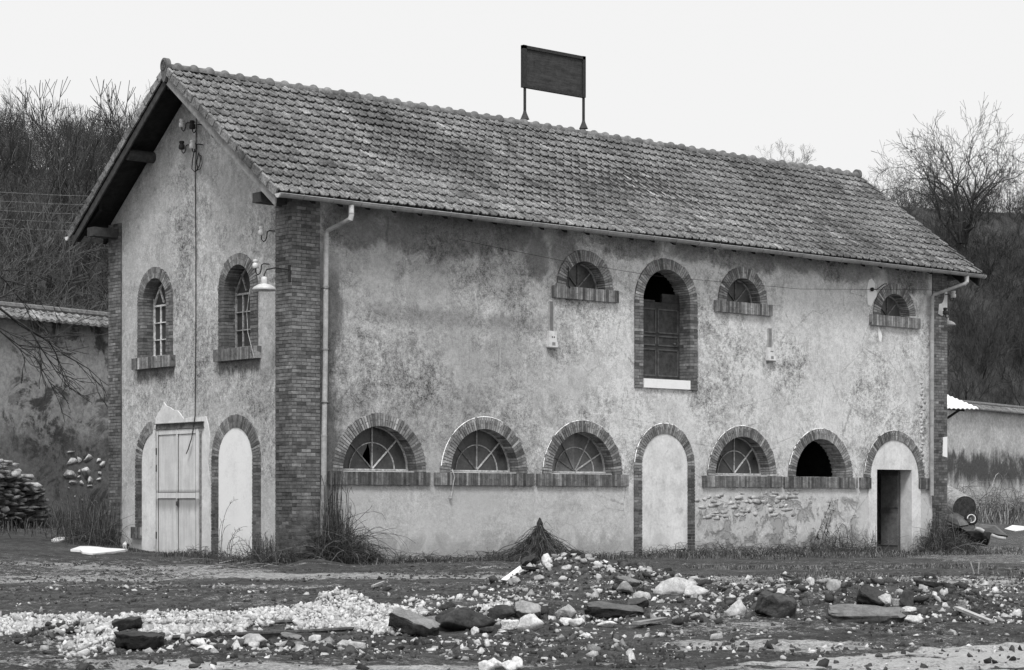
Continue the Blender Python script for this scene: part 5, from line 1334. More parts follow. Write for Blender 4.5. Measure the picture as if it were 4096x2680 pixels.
rock('stone_block', 'squarish white block in front of the pale tilted slab', 'stone', 2040, 2520, 68, 38, 1.3, 'block', side=.9)
rock('stone_block', 'lumpy white block right of the squarish white block', 'stone', 2112, 2526, 84, 64, 1.25)
rock('boulder', 'rounded grey boulder right of the tilted slab', 'stone', 2266, 2476, 64, 50, .75)
rock('stone', 'flat white stone lying in front of the grey boulder', 'stone', 2262, 2500, 46, 26, 1.3)
rock('stone', 'lumpy white stone beside the flat one near the grey boulder', 'stone', 2306, 2508, 54, 38, 1.25)
rock('stone', 'white oblong stone alone right of centre', 'stone', 2428, 2512, 56, 26, 1.25)
rock('asphalt_slab', 'long dark slab with a crumbling underside right of centre', 'slab', 2455, 2476, 240, 62, .45, 'slab', A_, tilt=.12, pitch=.15, side=.2, depth=.5)
rock('asphalt_slab', 'dark wedge of asphalt resting behind the long dark slab', 'slab', 2550, 2436, 92, 42, .3, 'slab', A_, tilt=-.25, pitch=.3, side=.4)
rock('boulder', 'big pale boulder right of the main rubble heap', 'stone', 2705, 2385, 135, 66, 1.0)
rock('boulder', 'smoother pale stone leaning on the big pale boulder', 'stone', 2785, 2388, 78, 42, .95)
rock('asphalt_slab', 'dark slab topping the main rubble heap', 'slab', 2118, 2270, 72, 50, .22, 'slab', A_, tilt=-.45, pitch=.4, side=.4)
rock('asphalt_slab', 'flat dark slab half way down the main heap beside the white board', 'slab', 2130, 2288, 90, 18, .22, 'slab', A_, tilt=.06, side=.5)
rock('stone', 'upright white stone on top of the main heap', 'stone', 2187, 2262, 34, 42, 1.3)
rock('stone', 'white stone just below the upright one on the main heap', 'stone', 2197, 2282, 36, 22, 1.2)
rock('stone', 'white stone on the right shoulder of the main heap', 'stone', 2420, 2256, 28, 16, 1.3)
rock('stone', 'pair like pale stone in the middle of the heap slope', 'stone', 2265, 2282, 36, 22, .95)
rock('stone', 'rounded grey stone low on the left slope of the main heap', 'stone', 2056, 2340, 40, 26, .6)
rock('stone', 'grey stone in the middle of the main heap', 'stone', 2155, 2325, 36, 24, .7)
rock('asphalt_slab', 'long grey crust of asphalt at the right foot of the main heap', 'slab', 2515, 2345, 105, 36, .75, 'slab', A_, tilt=.2, pitch=.25, side=.3)
rock('boulder', 'grey speckled stone under the asphalt crust at the heap foot', 'stone', 2498, 2382, 54, 46, .42)
rock('stone', 'pale flat stone between the heap foot and the dark wedge', 'stone', 2565, 2402, 60, 32, .85)
rock('boulder', 'upright pale pointed stone left of the right hand heap', 'stone', 2944, 2466, 68, 72, 1.1, depth=.6)
rock('concrete_slab', 'thick dark slab with one white spot in the right hand heap', 'slab', 3110, 2470, 152, 84, .32, 'block', A_, tilt=.22, pitch=.15, side=.75)
rock('stone', 'white spot like stone stuck to the front of the thick dark slab', 'stone', 3072, 2440, 24, 28, 1.1, depth=.8, lift=.02)
rock('concrete_slab', 'largest flat slab lying across the right hand heap', 'slab', 3480, 2494, 330, 62, .66, 'slab', A_, tilt=.05, pitch=.32, side=.4, depth=.42)
rock('asphalt_slab', 'dark triangular slab behind the largest flat slab', 'slab', 3500, 2424, 135, 62, .22, 'slab', A_, tilt=.45, pitch=.6, side=.5)
rock('boulder', 'mottled pale boulder at the top of the right hand heap', 'stone', 3332, 2366, 46, 50, .75)
rock('stone', 'small pale boulder left of the mottled one on the heap top', 'stone', 3244, 2345, 28, 28, 1.0)
rock('stone', 'pale stone lower left on the right hand heap', 'stone', 3127, 2378, 30, 24, 1.15)
rock('stone', 'pale angular stone right of the dark triangular slab', 'stone', 3545, 2420, 58, 38, .9)
rock('stone', 'pale grey block tucked beside the round dark lump', 'stone', 3588, 2425, 40, 26, .7, 'block', side=.8)
rock('earth_lump', 'round dark lump at the right of the right hand heap', 'earth lump', 3636, 2426, 60, 58, 1.0, 'boulder', 'clod', depth=.9)
rock('stone', 'white rough stone in front of the round dark lump', 'stone', 3662, 2492, 68, 30, 1.1)
rock('stone', 'pale flat stone between the largest slab and the round lump', 'stone', 3632, 2452, 60, 22, 1.0)
rock('asphalt_slab', 'dark arched crust at the back of the right hand heap', 'slab', 3720, 2350, 110, 30, .25, 'slab', A_, tilt=.1, side=.5)
rock('stone', 'pale stone behind on the right edge of the heap', 'stone', 3695, 2372, 40, 34, .8)
rock('stone', 'grey upright block at the far right of the heap', 'stone', 3850, 2442, 34, 38, .55, 'block', side=.8)
rock('stone', 'dark block beside the grey upright one at the heap end', 'stone', 3905, 2465, 40, 30, .12, 'block', side=.8)
rock('stone', 'grey rock standing right of the long tilted slab', 'stone', 1738, 2512, 54, 56, .42)
rock('stone', 'white round stone between two earth lumps', 'stone', 1790, 2508, 24, 22, 1.25)
rock('stone', 'white oblong stone right of the round one between earth lumps', 'stone', 1826, 2504, 36, 18, 1.25)
rock('stone', 'small pointed white stone below the earth lumps', 'stone', 1900, 2542, 26, 32, 1.1)
rock('stone', 'flat oval white stone in front of the squarish block', 'stone', 2004, 2538, 38, 17, 1.2)
rock('stone', 'white rounded stone alone in the mud below the oblong one', 'stone', 2342, 2554, 36, 20, 1.15)
rock('boulder', 'wide pale rock lying in front of the ballast end', 'stone', 1405, 2600, 96, 38, .85)
rock('boulder', 'pale grey pyramid shaped rock in front of the rails', 'stone', 1013, 2584, 76, 44, .75)
rock('asphalt_slab', 'thin tilted slab with pale top right of the pyramid rock', 'slab', 1162, 2562, 84, 26, .75, 'slab', A_, tilt=.2, pitch=.25, side=.2)
rock('stone', 'long white stone right of the thin tilted slab', 'stone', 1258, 2568, 40, 30, 1.15)
rock('asphalt_slab', 'upper of two stacked dark slabs in the left foreground', 'slab', 505, 2552, 130, 62, .22, 'slab', A_, tilt=-.14, pitch=.1, side=.4, lift=.05, depth=.6)
rock('asphalt_slab', 'lower wide dark slab of the stack in the left foreground', 'slab', 555, 2602, 190, 80, .2, 'slab', A_, tilt=.08, pitch=.1, side=.35, depth=.6)
rock('earth_lump', 'dark lump behind the pyramid shaped rock', 'earth lump', 1035, 2552, 110, 30, 1.0, 'boulder', 'clod')
rock('earth_lump', 'dark block lying on the left ballast', 'earth lump', 400, 2522, 38, 24, 1.2, 'boulder', 'clod')
rock('asphalt_slab', 'small dark slab at the top edge of the left ballast', 'slab', 142, 2490, 44, 24, .3, 'slab', A_, tilt=.4, side=.5)
rock('stone', 'white pair of stones right of the stacked dark slabs', 'stone', 640, 2614, 40, 24, 1.2)
rock('stone', 'white pointed stone in front of the stacked slabs group', 'stone', 795, 2592, 46, 34, 1.3)
rock('stone', 'white flat stone touching the pointed one', 'stone', 822, 2606, 56, 22, 1.25)
for q, (px, lb) in enumerate(((1945, 'leftmost'), (1985, 'second from left'), (2030, 'third from left'), (2068, 'rightmost'))):
    rock('stone', 'white chalky lump at the bottom edge, %s of the four' % lb, 'stone', px, 2684 - q % 2*6, 56, 36 + 6*(q % 2), 1.3)
# white board and planks
x_, y_, z_, s_ = G(2040, 2322); k = s_/CAMF
m = MB(); a = Vector(onS(2003, 2318, s_)); b = Vector(onS(2032, 2322, s_)); c = Vector(onS(2088, 2278, s_+.35)); d = Vector(onS(2080, 2262, s_+.5)); nrm = Vector((0.01, .02, -.015))
m.hexa([a, b, b+nrm, a+nrm, d, c, c+nrm, d+nrm]); tag(m.build('white_board', M['sheet'], None), 'bright white board leaning on the left of the main rubble heap', 'board')
def plank(p0, p1, w_, label, tone=1.0, mat='wood_grey', lift=.05):
    a = Vector(G(*p0)[:3]) + Vector((0, 0, lift)); b = Vector(G(*p1)[:3]) + Vector((0, 0, lift)); d = (b-a).normalized(); n = d.cross(Vector((0, 0, 1))).normalized()*w_; up = Vector((0, 0, .014))
    m = MB(); m.hexa([a-n-up, b-n-up, b+n*.8-up, a+n-up, a-n+up, b-n*.7+up, b+n+up, a+n+up], tone); tag(m.build('plank', M[mat], None), label, 'plank')
plank((3826, 2452), (3968, 2508), .03, 'pale splintered plank sloping out of the right end of the heap', 1.6)
plank((2545, 2516), (2655, 2496), .05, 'broken grey plank lying right of centre in the mud', 1.0)
plank((1490, 2360), (1535, 2342), .02, 'thin pale stick in the mud left of centre', 1.5)
plank((3130, 2320), (3175, 2334), .03, 'dark leaning plank behind the right hand heap', .2, lift=.08)

# mid-size rubble individuals
g = random.Random(44)
mid_protos = []
for k in range(6):
    V, F = rock_np(900+k, 2, 9, (.5, .8), (1, .8, .62))
    mid_protos.append((V, F))
groups = [('pale broken stone lying on the main rubble heap by the wall', 'pale stones on the main heap', 'rock', 70, [(26.4, 1.0, .6, 1.0), (25.6, 1.5, .6, 1.2)], (.8, 1.25), (.03, .075)),
          ('dark clod or dark stone on the main rubble heap by the wall', 'dark lumps on the main heap', 'clod', 40, [(26.6, .9, .6, .9), (25.9, 1.9, .6, .9)], (.8, 1.8), (.04, .11)),
          ('pale broken stone lying on the right hand rubble heap', 'pale stones on the right hand heap', 'rock', 70, [(22.3, 3.4, .9, 1.2), (22.6, 4.7, .9, 1.0)], (.7, 1.25), (.022, .06)),
          ('dark clod or dark stone on the right hand rubble heap', 'dark lumps on the right hand heap', 'clod', 55, [(22.0, 3.3, .8, 1.1), (22.4, 4.6, .8, .9)], (.8, 2.0), (.04, .10)),
          ('pale stone scattered in the middle foreground mud', 'pale stones in the middle foreground', 'rock', 60, [(20.6, .2, 1.4, 1.6), (19.0, .4, 1.2, 1.8), (23.5, -1.0, 1.2, 1.6)], (.7, 1.3), (.018, .042)),
          ('dark clod among the slabs of the middle foreground', 'dark clods in the middle foreground', 'clod', 30, [(20.3, -.3, .6, .6), (20.3, 1.2, .6, .9)], (.8, 1.8), (.04, .09)),
          ('pale stone scattered in the left foreground mud', 'pale stones in the left foreground', 'rock', 60, [(17.0, -3.2, .8, 1.0), (16.3, -1.8, .8, 1.3), (27, -4, 3, 3)], (.7, 1.3), (.018, .04)),
          ('dark clod beside the stacked slabs in the left foreground', 'dark clods in the left foreground', 'clod', 30, [(17.1, -3.6, .5, .8), (16.7, -2.3, .5, .9)], (.8, 1.8), (.03, .07)),
          ('pale stone scattered in the right foreground mud', 'pale stones in the right foreground', 'rock', 40, [(19.5, 3.2, 1.5, 1.6), (26, 6, 2.5, 1.5)], (.7, 1.2), (.015, .035))]
for (lb, gr, mt, cnt, sp, tr, sr) in groups:
    pool = []
    for k in range(6):
        tn = g.uniform(*tr); me_o = np_mesh('stone' if mt == 'rock' else 'clod', mid_protos[k][0], mid_protos[k][1], M[mt], np.full(len(mid_protos[k][1]), tn)); pool.append(me_o)
    for i in range(cnt):
        s0, l0, rs0, rl0 = sp[g.randrange(len(sp))]; x_, y_ = xy(s0+g.gauss(0, 1)*rs0*.7, l0+g.gauss(0, 1)*rl0*.7)
        x_, y_ = float(x_), float(y_)
        o = pool[i] if i < 6 else pool[g.randrange(6)].copy()
        if i >= 6: col.objects.link(o)
        sc = g.uniform(*sr); o.location = (x_, y_, float(H(x_, y_))+sc*.35); o.scale = (sc, sc*g.uniform(.8, 1.1), sc*g.uniform(.7, 1)); o.rotation_euler = (g.uniform(-.5, .5), g.uniform(-.5, .5), g.uniform(0, 6.3))
        tag(o, lb, 'stone' if mt == 'rock' else 'clod', gr)

# white sheets on the ground
def sheet(pts, label, lift=.03):
    P_ = [G(*p)[:3] for p in pts]; m = MB(); n = len(P_); c = np.mean(np.array(P_), 0); g_ = random.Random(int(pts[0][0]))
    top = [(p[0], p[1], float(H(p[0], p[1]))+lift+g_.uniform(0, .02)) for p in P_]; bot = [(p[0], p[1], float(H(p[0], p[1]))-.02) for p in P_]
    m.add(top + bot + [(c[0], c[1], float(H(c[0], c[1]))+lift+.05)], [(i, (i+1) % n, 2*n) for i in range(n)] + [(i, n+i, n+(i+1) % n, (i+1) % n) for i in range(n)])
    tag(m.build('plastic_sheet', M['sheet'], None), label, 'sheet')
sheet([(282, 2206), (320, 2194), (360, 2192), (400, 2197), (440, 2203), (510, 2206), (470, 2211), (420, 2216), (370, 2222), (330, 2217), (320, 2208)], 'larger crumpled white sheet on the ground near the left brick corner')
sheet([(205, 2166), (225, 2158), (265, 2153), (275, 2156), (262, 2164), (240, 2170), (215, 2171)], 'smaller crumpled white sheet in the grass further left')
sheet([(330, 2155), (345, 2149), (352, 2153), (342, 2160)], 'tiny white scrap right of the smaller sheet')
sheet([(490, 2196), (498, 2185), (512, 2182), (506, 2196)], 'small white scrap in the weeds beside the gable foot', .08)

# ------------------------------------------------------------------ scrap heap beyond the far corner
S0 = 61.0
def SP(px, py, ds=0): return Vector(onS(px, py, S0+ds))
m = MB(); a = SP(3775, 1985, 1.5); b = SP(3858, 2032, -.4); d = (b-a).normalized(); rings = []
pts = [a.lerp(b, q/8) for q in range(9)]; m.tube(pts, [.36+(.012 if q % 2 else 0) for q in range(9)], 22, 1.0, cap=False)
m.tube([b-d*.01, b-d*.14], [.355, .345], 22, .2)
tag(m.build('steel_drum', rockmat('drum_paint', .30, .5), None), 'dented pale steel drum lying on the scrap heap behind the far corner', 'drum')
m = MB(); c = SP(3884, 2075, -.6); ax = Vector((-VD[0], -VD[1], .1)).normalized()
e1 = ax.cross(Vector((0, 0, 1))).normalized(); e2 = e1.cross(ax)
for (r_, w_, tn, mt) in ((.155, .05, 1, 0), (.118, .030, 1, 1)):
    lo = [c + ax*(.05 if mt else 0) + (e1*math.cos(2*PI*q/24)+e2*math.sin(2*PI*q/24))*r_ for q in range(24)]
    if mt: lo = lo[0:20]
    m.tube(lo + ([lo[0]] if not mt else []), w_*(.55 if mt else 1), 8, tn, mt)
m.build('tyre', [M['rubber'], M['sheet']], None); o = bpy.data.objects[-1] if False else [o_ for o_ in col.objects if o_.name.startswith('tyre')][0]
tag(o, 'white walled tyre propped on the scrap heap', 'tyre')
def panel(pts, th, label, name, mat, cat, bulge=.1, tone=1.0):
    P_ = [SP(*p) for p in pts]; n = len(P_); c = sum(P_, Vector())/n + Vector((-VD[0]*bulge, -VD[1]*bulge, bulge*.6)); off = Vector((VD[0]*th, VD[1]*th, -th)); mids = [(P_[i]+P_[(i+1) % n])/2*.5 + (P_[i].lerp(P_[(i+1) % n], .5))*.5 for i in range(n)]
    m = MB(); ring = []; 
    for i in range(n): ring += [P_[i], P_[i].lerp(P_[(i+1) % n], .5)]
    inner = [p.lerp(c, .45) + Vector((-VD[0], -VD[1], .5))*bulge*.3 for p in ring]; N = len(ring)
    vs_ = ring + inner + [c] + [p+off for p in ring]
    fs = [(i, (i+1) % N, N+(i+1) % N, N+i) for i in range(N)] + [(N+i, N+(i+1) % N, 2*N) for i in range(N)] + [(i, 2*N+1+i, 2*N+1+(i+1) % N, (i+1) % N) for i in range(N)]
    m.add([tuple(v) for v in vs_], fs, tone); tag(m.build(name, mat, None), label, cat)
glossy = simple('chipped_car_paint', .045, .5, 4, .35, .15, spec=.6)
panel([(3760, 2010, 0), (3800, 2030, 0), (3858, 2070, -.5), (3875, 2098, -.8), (3840, 2104, -.9), (3790, 2082, -.4), (3760, 2062, 0)], .05, 'crumpled dark car wing with a dull sheen on top of the scrap heap', 'car_panel', simple('dull_car_paint', .10, .5, 4, .4, .15, spec=.6), 'car part', .12)
panel([(3760, 2088, .4), (3840, 2110, -.5), (3868, 2125, -.6), (3860, 2160, -.8), (3820, 2165, -.6), (3785, 2140, 0)], .3, 'dark twisted metal mass at the bottom of the scrap heap', 'scrap_metal', M['rubber'], 'scrap', .1)
panel([(3893, 2092, 0), (3985, 2102, -.4), (4032, 2143, -.8), (3985, 2136, -.8), (3910, 2118, -.6)], .05, 'dark car bonnet lying flat on the right of the scrap heap', 'car_panel', glossy, 'car part', .10)
panel([(3865, 2125, -.8), (3930, 2120, -.8), (3965, 2135, -.9), (3955, 2158, -1.0), (3900, 2152, -1.0)], .25, 'dark rubber and metal tangle beneath the car bonnet', 'scrap_metal', M['rubber'], 'scrap', .1)
m = MB(); m.tube([SP(3900, 2114, -1.1), SP(3920, 2118, -1.1), SP(3934, 2126, -1.1)], .06, 8, 1); tag(m.build('metal_scrap_bar', M['zinc_pale'], None), 'pale metal bar under the bonnet on the scrap heap', 'scrap')
m = MB(); m.tube([SP(3965, 2140, -1.2), SP(3990, 2150, -1.2), SP(4022, 2155, -1.2)], .05, 8, 1); tag(m.build('metal_scrap_bar', M['zinc_pale'], None), 'pale rounded bar lying in front of the car bonnet', 'scrap')
panel([(4018, 2115, 1), (4050, 2100, 1.2), (4096, 2104, 1.2), (4110, 2118, .8), (4060, 2125, .6)], .03, 'crumpled pale cloth or sheet beside the scrap at the right edge', 'crumpled_sheet', M['doorpatch'], 'sheet', .05, .8)

# ------------------------------------------------------------------ grass, brambles, bushes
def blades(name, P_, hgt, lean, width, tones, seed, label, cat='grass'):
    rs = np.random.RandomState(seed); n = len(P_); P_ = np.asarray(P_)
    az = rs.uniform(0, 2*PI, n); dx = np.cos(az); dy = np.sin(az); ln = rs.uniform(.1, 1, n)*lean; h_ = hgt*rs.uniform(.3, 1.2, n)*np.clip(.75+2.6*fbm(P_[:, 0]*1.3+seed, P_[:, 1]*1.3, 3), .2, 1.8)
    wx = -RD[0]*0 + RD[0]; wy = RD[1]; wv = width*rs.uniform(.6, 1.3, n)
    p0a = P_ + np.stack([wx*wv, wy*wv, 0*wv], -1); p0b = P_ - np.stack([wx*wv, wy*wv, 0*wv], -1)
    mid_ = P_ + np.stack([dx*ln*h_*.35, dy*ln*h_*.35, h_*.62], -1); tip = P_ + np.stack([dx*ln*h_, dy*ln*h_, h_*(1-.45*ln)], -1)
    ma = mid_ + np.stack([wx*wv*.7, wy*wv*.7, 0*wv], -1); mb = mid_ - np.stack([wx*wv*.7, wy*wv*.7, 0*wv], -1)
    V = np.stack([p0a, p0b, mb, ma, tip, tip+1e-4], 1).reshape(-1, 3); i = np.arange(n)*6
    F = np.concatenate([np.stack([i, i+1, i+2, i+3], -1), np.stack([i+3, i+2, i+4, i+5], -1)]); T = np.concatenate([tones, tones])
    o = np_mesh(name, V, F, M['grass'], T); tag(o, label, cat, kind='stuff'); return o
def strip_pts(n, x0, x1, y0, y1, seed, fr=None):
    rs = np.random.RandomState(seed); X = rs.uniform(x0, x1, n); Y = y1 - np.abs(rs.normal(size=n))*(y1-y0)*.5
    if fr is not None: k = fbm(X*1.1, Y*1.1+seed, 3) > fr; X, Y = X[k], Y[k]
    return np.stack([X, Y, H(X, Y)-.01], -1)
rs = np.random.RandomState(70)
Pg = np.concatenate([strip_pts(9000, 8.6, 20.5, -1.9, -.05, 1, -.05), strip_pts(2600, 1.0, 8.6, -1.3, -.05, 2, .0), strip_pts(5000, 9.5, 19.5, -3.2, -1.0, 3, .04)])
blades('dry_grass', Pg, .16, 1.1, .006, rs.choice([.045, .06, .08, .13, .22], len(Pg)), 1, 'low dry grass along the foot of the long front wall')
Pg = np.concatenate([np.stack([a, b, H(a, b)-.01], -1) for a, b in [(lambda u, v: (u, v))(-.05 - np.abs(rs.normal(size=2200))*.45, rs.uniform(-.6, 7.4, 2200))]])
blades('dry_grass', Pg, .13, 1.0, .006, rs.choice([.04, .055, .08, .14], len(Pg)), 2, 'low dry grass along the foot of the gable wall')
t_ = rs.uniform(-8, 14, 6500); of = np.abs(rs.normal(size=6500))*1.1+.05
X = WP[0]+WDIR[0]*t_+WNRM[0]*of; Y = WP[1]+WDIR[1]*t_+WNRM[1]*of; k = ~((X > -.2) & (Y < 7.3)); X, Y = X[k], Y[k]
blades('dry_grass', np.stack([X, Y, H(X, Y)-.02], -1), .40, .9, .008, rs.choice([.04, .06, .09, .15], len(X)), 3, 'tall dark dry weeds along the foot of the left boundary wall')
t_ = rs.uniform(48, 85, 12000); of = np.abs(rs.normal(size=12000))*2.2+.1
X = WP[0]+WDIR[0]*t_+WNRM[0]*of; Y = WP[1]+WDIR[1]*t_+WNRM[1]*of
blades('dry_grass', np.stack([X, Y, H(X, Y)-.02], -1), .75, 1.0, .014, rs.choice([.05, .08, .13, .2, .26], len(X)), 4, 'tall pale dry grass before the far boundary wall at the right')
Pg = np.stack(xy(rs.uniform(27.5, 38.5, 16000), rs.uniform(1.6, 9, 16000)), -1); k = (fbm(Pg[:, 0]*.8, Pg[:, 1]*.8, 3) > .03) & ((Pg[:, 1] < -.1) | (Pg[:, 0] < -.5)); Pg = Pg[k]
blades('dry_grass', np.stack([Pg[:, 0], Pg[:, 1], H(Pg[:, 0], Pg[:, 1])-.01], -1), .09, 1.2, .005, rs.choice([.05, .08, .16, .26], len(Pg)), 6, 'thin trodden dry grass between the long wall and the rubble heaps')
x_, y_ = xy(rs.uniform(40, 56, 9000), rs.uniform(9.3, 14, 9000)); k = (x_ > 20.3); x_, y_ = x_[k], y_[k]
blades('dry_grass', np.stack([x_, y_, H(x_, y_)-.01], -1), .10, 1.1, .008, rs.choice([.06, .1, .2, .3], len(x_)), 5, 'short pale dry grass right of the far brick pier')

def stems(name, items, mat, label, cat, tone=None, grp=None):
    """items: list of (points, radius)"""
    A = []; B = []; ra = []; rb = []; T_ = []; gt = random.Random(len(items))
    for pts, r_ in items:
        n = len(pts)-1; tn = gt.choice([.7, .9, 1.0, 1.2, 1.6, 2.4, 3.4]) if tone is None else tone
        for i in range(n): T_ += [tn]*3; A.append(pts[i]); B.append(pts[i+1]); ra.append(r_*(1-.6*i/n)); rb.append(r_*(1-.6*(i+1)/n))
    o = np_mesh(name, *segs_mesh(np.array(A, float), np.array(B, float), np.array(ra), np.array(rb), 3), mat, np.array(T_)); tag(o, label, cat, grp); return o
def arcstem(g, p, az, reach, hgt, droop=1.0, n=6, jit=.02):
    out_ = []
    if droop and n >= 6 and g.random() < .7:            # wandering bramble shoot
        x_, y_, z_ = p; el = g.uniform(.5, 1.5); L_ = (reach+abs(hgt))*.85/n; out_.append((x_, y_, z_)); turn = g.uniform(-.5, .5)
        for i in range(n+2):
            x_ += math.cos(az)*math.cos(el)*L_; y_ += math.sin(az)*math.cos(el)*L_; z_ = max(z_+math.sin(el)*L_, p[2]-.03); z_ = min(z_, p[2]+abs(hgt)*1.1+.02)
            out_.append((x_, y_, z_)); el -= g.uniform(.1, .6)*droop; az += turn+g.uniform(-.3, .3)
        return out_
    for i in range(n+1):
        f = i/n; r_ = reach*f; z_ = hgt*math.sin(min(1, f*1.15)*PI*(.5+.35*droop)) if droop else hgt*f
        out_.append((p[0]+math.cos(az)*r_+g.uniform(-jit, jit), min(p[1]+math.sin(az)*r_+g.uniform(-jit, jit), 99), p[2]+z_+g.uniform(-jit, jit)))
    return out_
def thicket(seed, x0, x1, ymid, ydep, hfun, n, rr, label, mat='twig', cat='bush', reach=.5, wall=-.02, name='bramble_bush'):
    g = random.Random(seed); it = []
    for i in range(n):
        x_ = g.uniform(x0, x1); y_ = ymid - abs(g.gauss(0, ydep)); h_ = hfun(x_)*g.uniform(.35, 1.05)
        p = (x_, y_, float(H(x_, y_))-.03); az = g.uniform(0, 2*PI); pts = arcstem(g, p, az, reach*g.uniform(.2, 1), h_, g.choice([.0, .4, .8, 1.0]), 6, .025)
        pts = [(a, min(b, wall) if a > -.05 else b, c) for a, b, c in pts]
        if x_ < 0.1: pts = [(min(a, -.03) if b > -.05 else a, b, c) for a, b, c in pts]
        it.append((pts, rr*g.uniform(.6, 1.3)))
        if g.random() < .6:
            q = pts[g.randint(2, 5)]; it.append((arcstem(g, q, g.uniform(0, 6.28), .18, g.uniform(-.1, .12), 0, 3, .02), rr*.6))
    return stems(name, it, M[mat], label, cat)
thicket(1, .45, 2.0, -.10, .16, lambda x_: 1.35*math.exp(-((x_-.75)/.35)**2) + .62*math.exp(-((x_-1.15)/.55)**2) + .10, 900, .007, 'dark bramble thicket climbing around the foot of the near downpipe', reach=.24)
thicket(2, 1.9, 8.6, -.12, .22, lambda x_: .16+.05*math.sin(x_*3), 650, .006, 'low dark creeper along the wall foot under the three arched windows', reach=.5, cat='creeper', name='creeper')
thicket(3, 9.0, 16.9, -.12, .30, lambda x_: .24+.12*math.sin(x_*2.3)**2, 700, .006, 'low brambles along the wall foot under the broken render', reach=.5, cat='brambles', name='brambles')
thicket(4, 18.7, 20.6, -.12, .25, lambda x_: .75*math.exp(-((x_-19.35)/.4)**2)+.38, 700, .008, 'dark bramble thicket at the foot of the far downpipe', reach=.4)
thicket(5, 14.7, 17.0, -.10, .12, lambda x_: .75, 110, .007, 'taller dry stalks against the wall left of the entrance', reach=.45, cat='weeds', name='dry_stalks')
thicket(6, 9.1, 10.9, -.15, .2, lambda x_: .16, 120, .006, 'low brambles at the foot of the walled up arch', reach=.4, cat='brambles', name='brambles')
# leaning dry weeds with dead leaves
m_it = []
g = random.Random(12)
for (xa, za, xb, zb) in ((14.75, .05, 15.5, 1.28), (15.0, .0, 15.45, 1.0), (15.15, .05, 15.55, 1.1)):
    m_it.append(([(xa+(xb-xa)*f, -.06, za+(zb-za)*f) for f in (0, .3, .6, 1)], .012))
    for k in range(14):
        f = g.uniform(.2, .95); p = (xa+(xb-xa)*f, -.07, za+(zb-za)*f); m_it.append(([p, (p[0]+g.uniform(-.05, .07), p[1]-.02, p[2]-g.uniform(.03, .09))], .012))
stems('dead_vine', m_it, M['twig'], 'leaning dead vine with withered leaves on the patchy wall', 'vine')
# hooded vine cone on an iron post in the middle
g = random.Random(33); xp, yp = 8.0*0+onY(2159, 2240, -.75)[0], -.75
zt = onY(2159, 2070, yp)[2]; zg = float(H(xp, yp))
pb = empty('iron_post', (xp, yp, zg)); tag(pb, 'pointed iron post rising from the vine covered mound by the wall', 'post')
m = MB(); hh = zt-zg; m.tube([(0, 0, -.1), (0, 0, hh-.14)], .045, 8); m.lathe([(.045, hh-.16), (.065, hh-.13), (.055, hh-.09), (.028, hh-.04), (.012, hh), (0, hh)], (0, 0, 0), 'z', 10); m.build('shaft', M['black_metal'], pb)
it = []
for i in range(620):
    az = g.uniform(0, 2*PI); rch = g.uniform(.15, 1.25)*(1.0 if g.random() < .6 else .6); top_ = zt - .10 - g.random()**2*.55
    n = 7; pts = []
    for k in range(n+1):
        f = k/n; rr_ = rch*(f**1.25); zz = zg + (top_-zg)*(1-f)**(1.2+.4*g.random()) + g.uniform(-.03, .03)*(0 < k < n)
        pts.append((xp+math.cos(az)*rr_*1.5+g.uniform(-.045, .045), min(yp+math.sin(az)*rr_*.75+g.uniform(-.04, .04), -.02), max(zz, float(H(xp, yp))-.02)+g.uniform(-.015, .02)))
    it.append((pts, .006))
for i in range(150):
    a_ = g.uniform(0, 6.28); q = g.uniform(0, .9); p = (xp+math.cos(a_)*q, min(yp+math.sin(a_)*q*.6, -.1), zg+(zt-zg)*max(0, .75-q)*g.random()); it.append(([(a, min(b, -.03), c) for a, b, c in arcstem(g, p, g.uniform(0, 6.28), .3, .2, 1.0, 6, .02)], .005))
stems('draped_vine', it, M['twig'], 'bare vines draped like a tent over the iron post', 'vine')
# thin arching trailers over the white infill of the gable arch
g = random.Random(3); it = []
for (y0_, z0_, y1_, z1_, b) in ((2.35, .1, 1.72, 1.25, .35), (2.3, .15, 2.0, .75, .2), (2.05, .1, 1.40, .72, .25), (2.0, .1, 1.45, .45, .15), (1.95, .12, 1.55, .65, .2), (2.1, .1, 1.75, .5, .12), (2.38, .1, 2.2, .85, .1)):
    pts = []
    for k in range(9):
        f = k/8; pts.append((-.10-.05*math.sin(f*PI), y0_+(y1_-y0_)*(f**1.6), z0_+(z1_-z0_)*math.sin(f*PI/2)))
    it.append((pts, .008))
    for k in range(5):
        p = pts[g.randint(2, 7)]; it.append(([p, (p[0]-.03, p[1]+g.uniform(-.12, .05), p[2]+g.uniform(-.02, .1))], .005))
stems('bramble_trailers', it, M['twig'], 'thin arching bramble trailers in front of the bright white arch', 'brambles')
def gable_thicket(seed, y0_, y1_, h_, n, rr, label, name='bramble_bush', xo=.18):
    g = random.Random(seed); it = []
    for i in range(n):
        yy = g.uniform(y0_, y1_); xx = -.06 - abs(g.gauss(0, xo)); p = (xx, yy, float(H(xx, yy))-.03)
        pts = arcstem(g, p, g.uniform(0, 6.28), .35*g.uniform(.2, 1), h_*g.uniform(.3, 1.05), g.choice([0, .4, .9]), 6, .02)
        it.append(([(min(a, -.02) if b > -.05 else a, b, c) for a, b, c in pts], rr))
    stems(name, it, M['twig'], label, 'bush')
gable_thicket(7, .25, 1.25, .62, 190, .007, 'dark weedy tangle at the foot of the gable beside the white arch')
gable_thicket(8, -.3, .5, .34, 170, .007, 'low dark tangle around the foot of the near brick corner')
gable_thicket(9, 1.2, 3.4, .22, 260, .006, 'low weeds in front of the white arch and the door', 'weeds', .25)
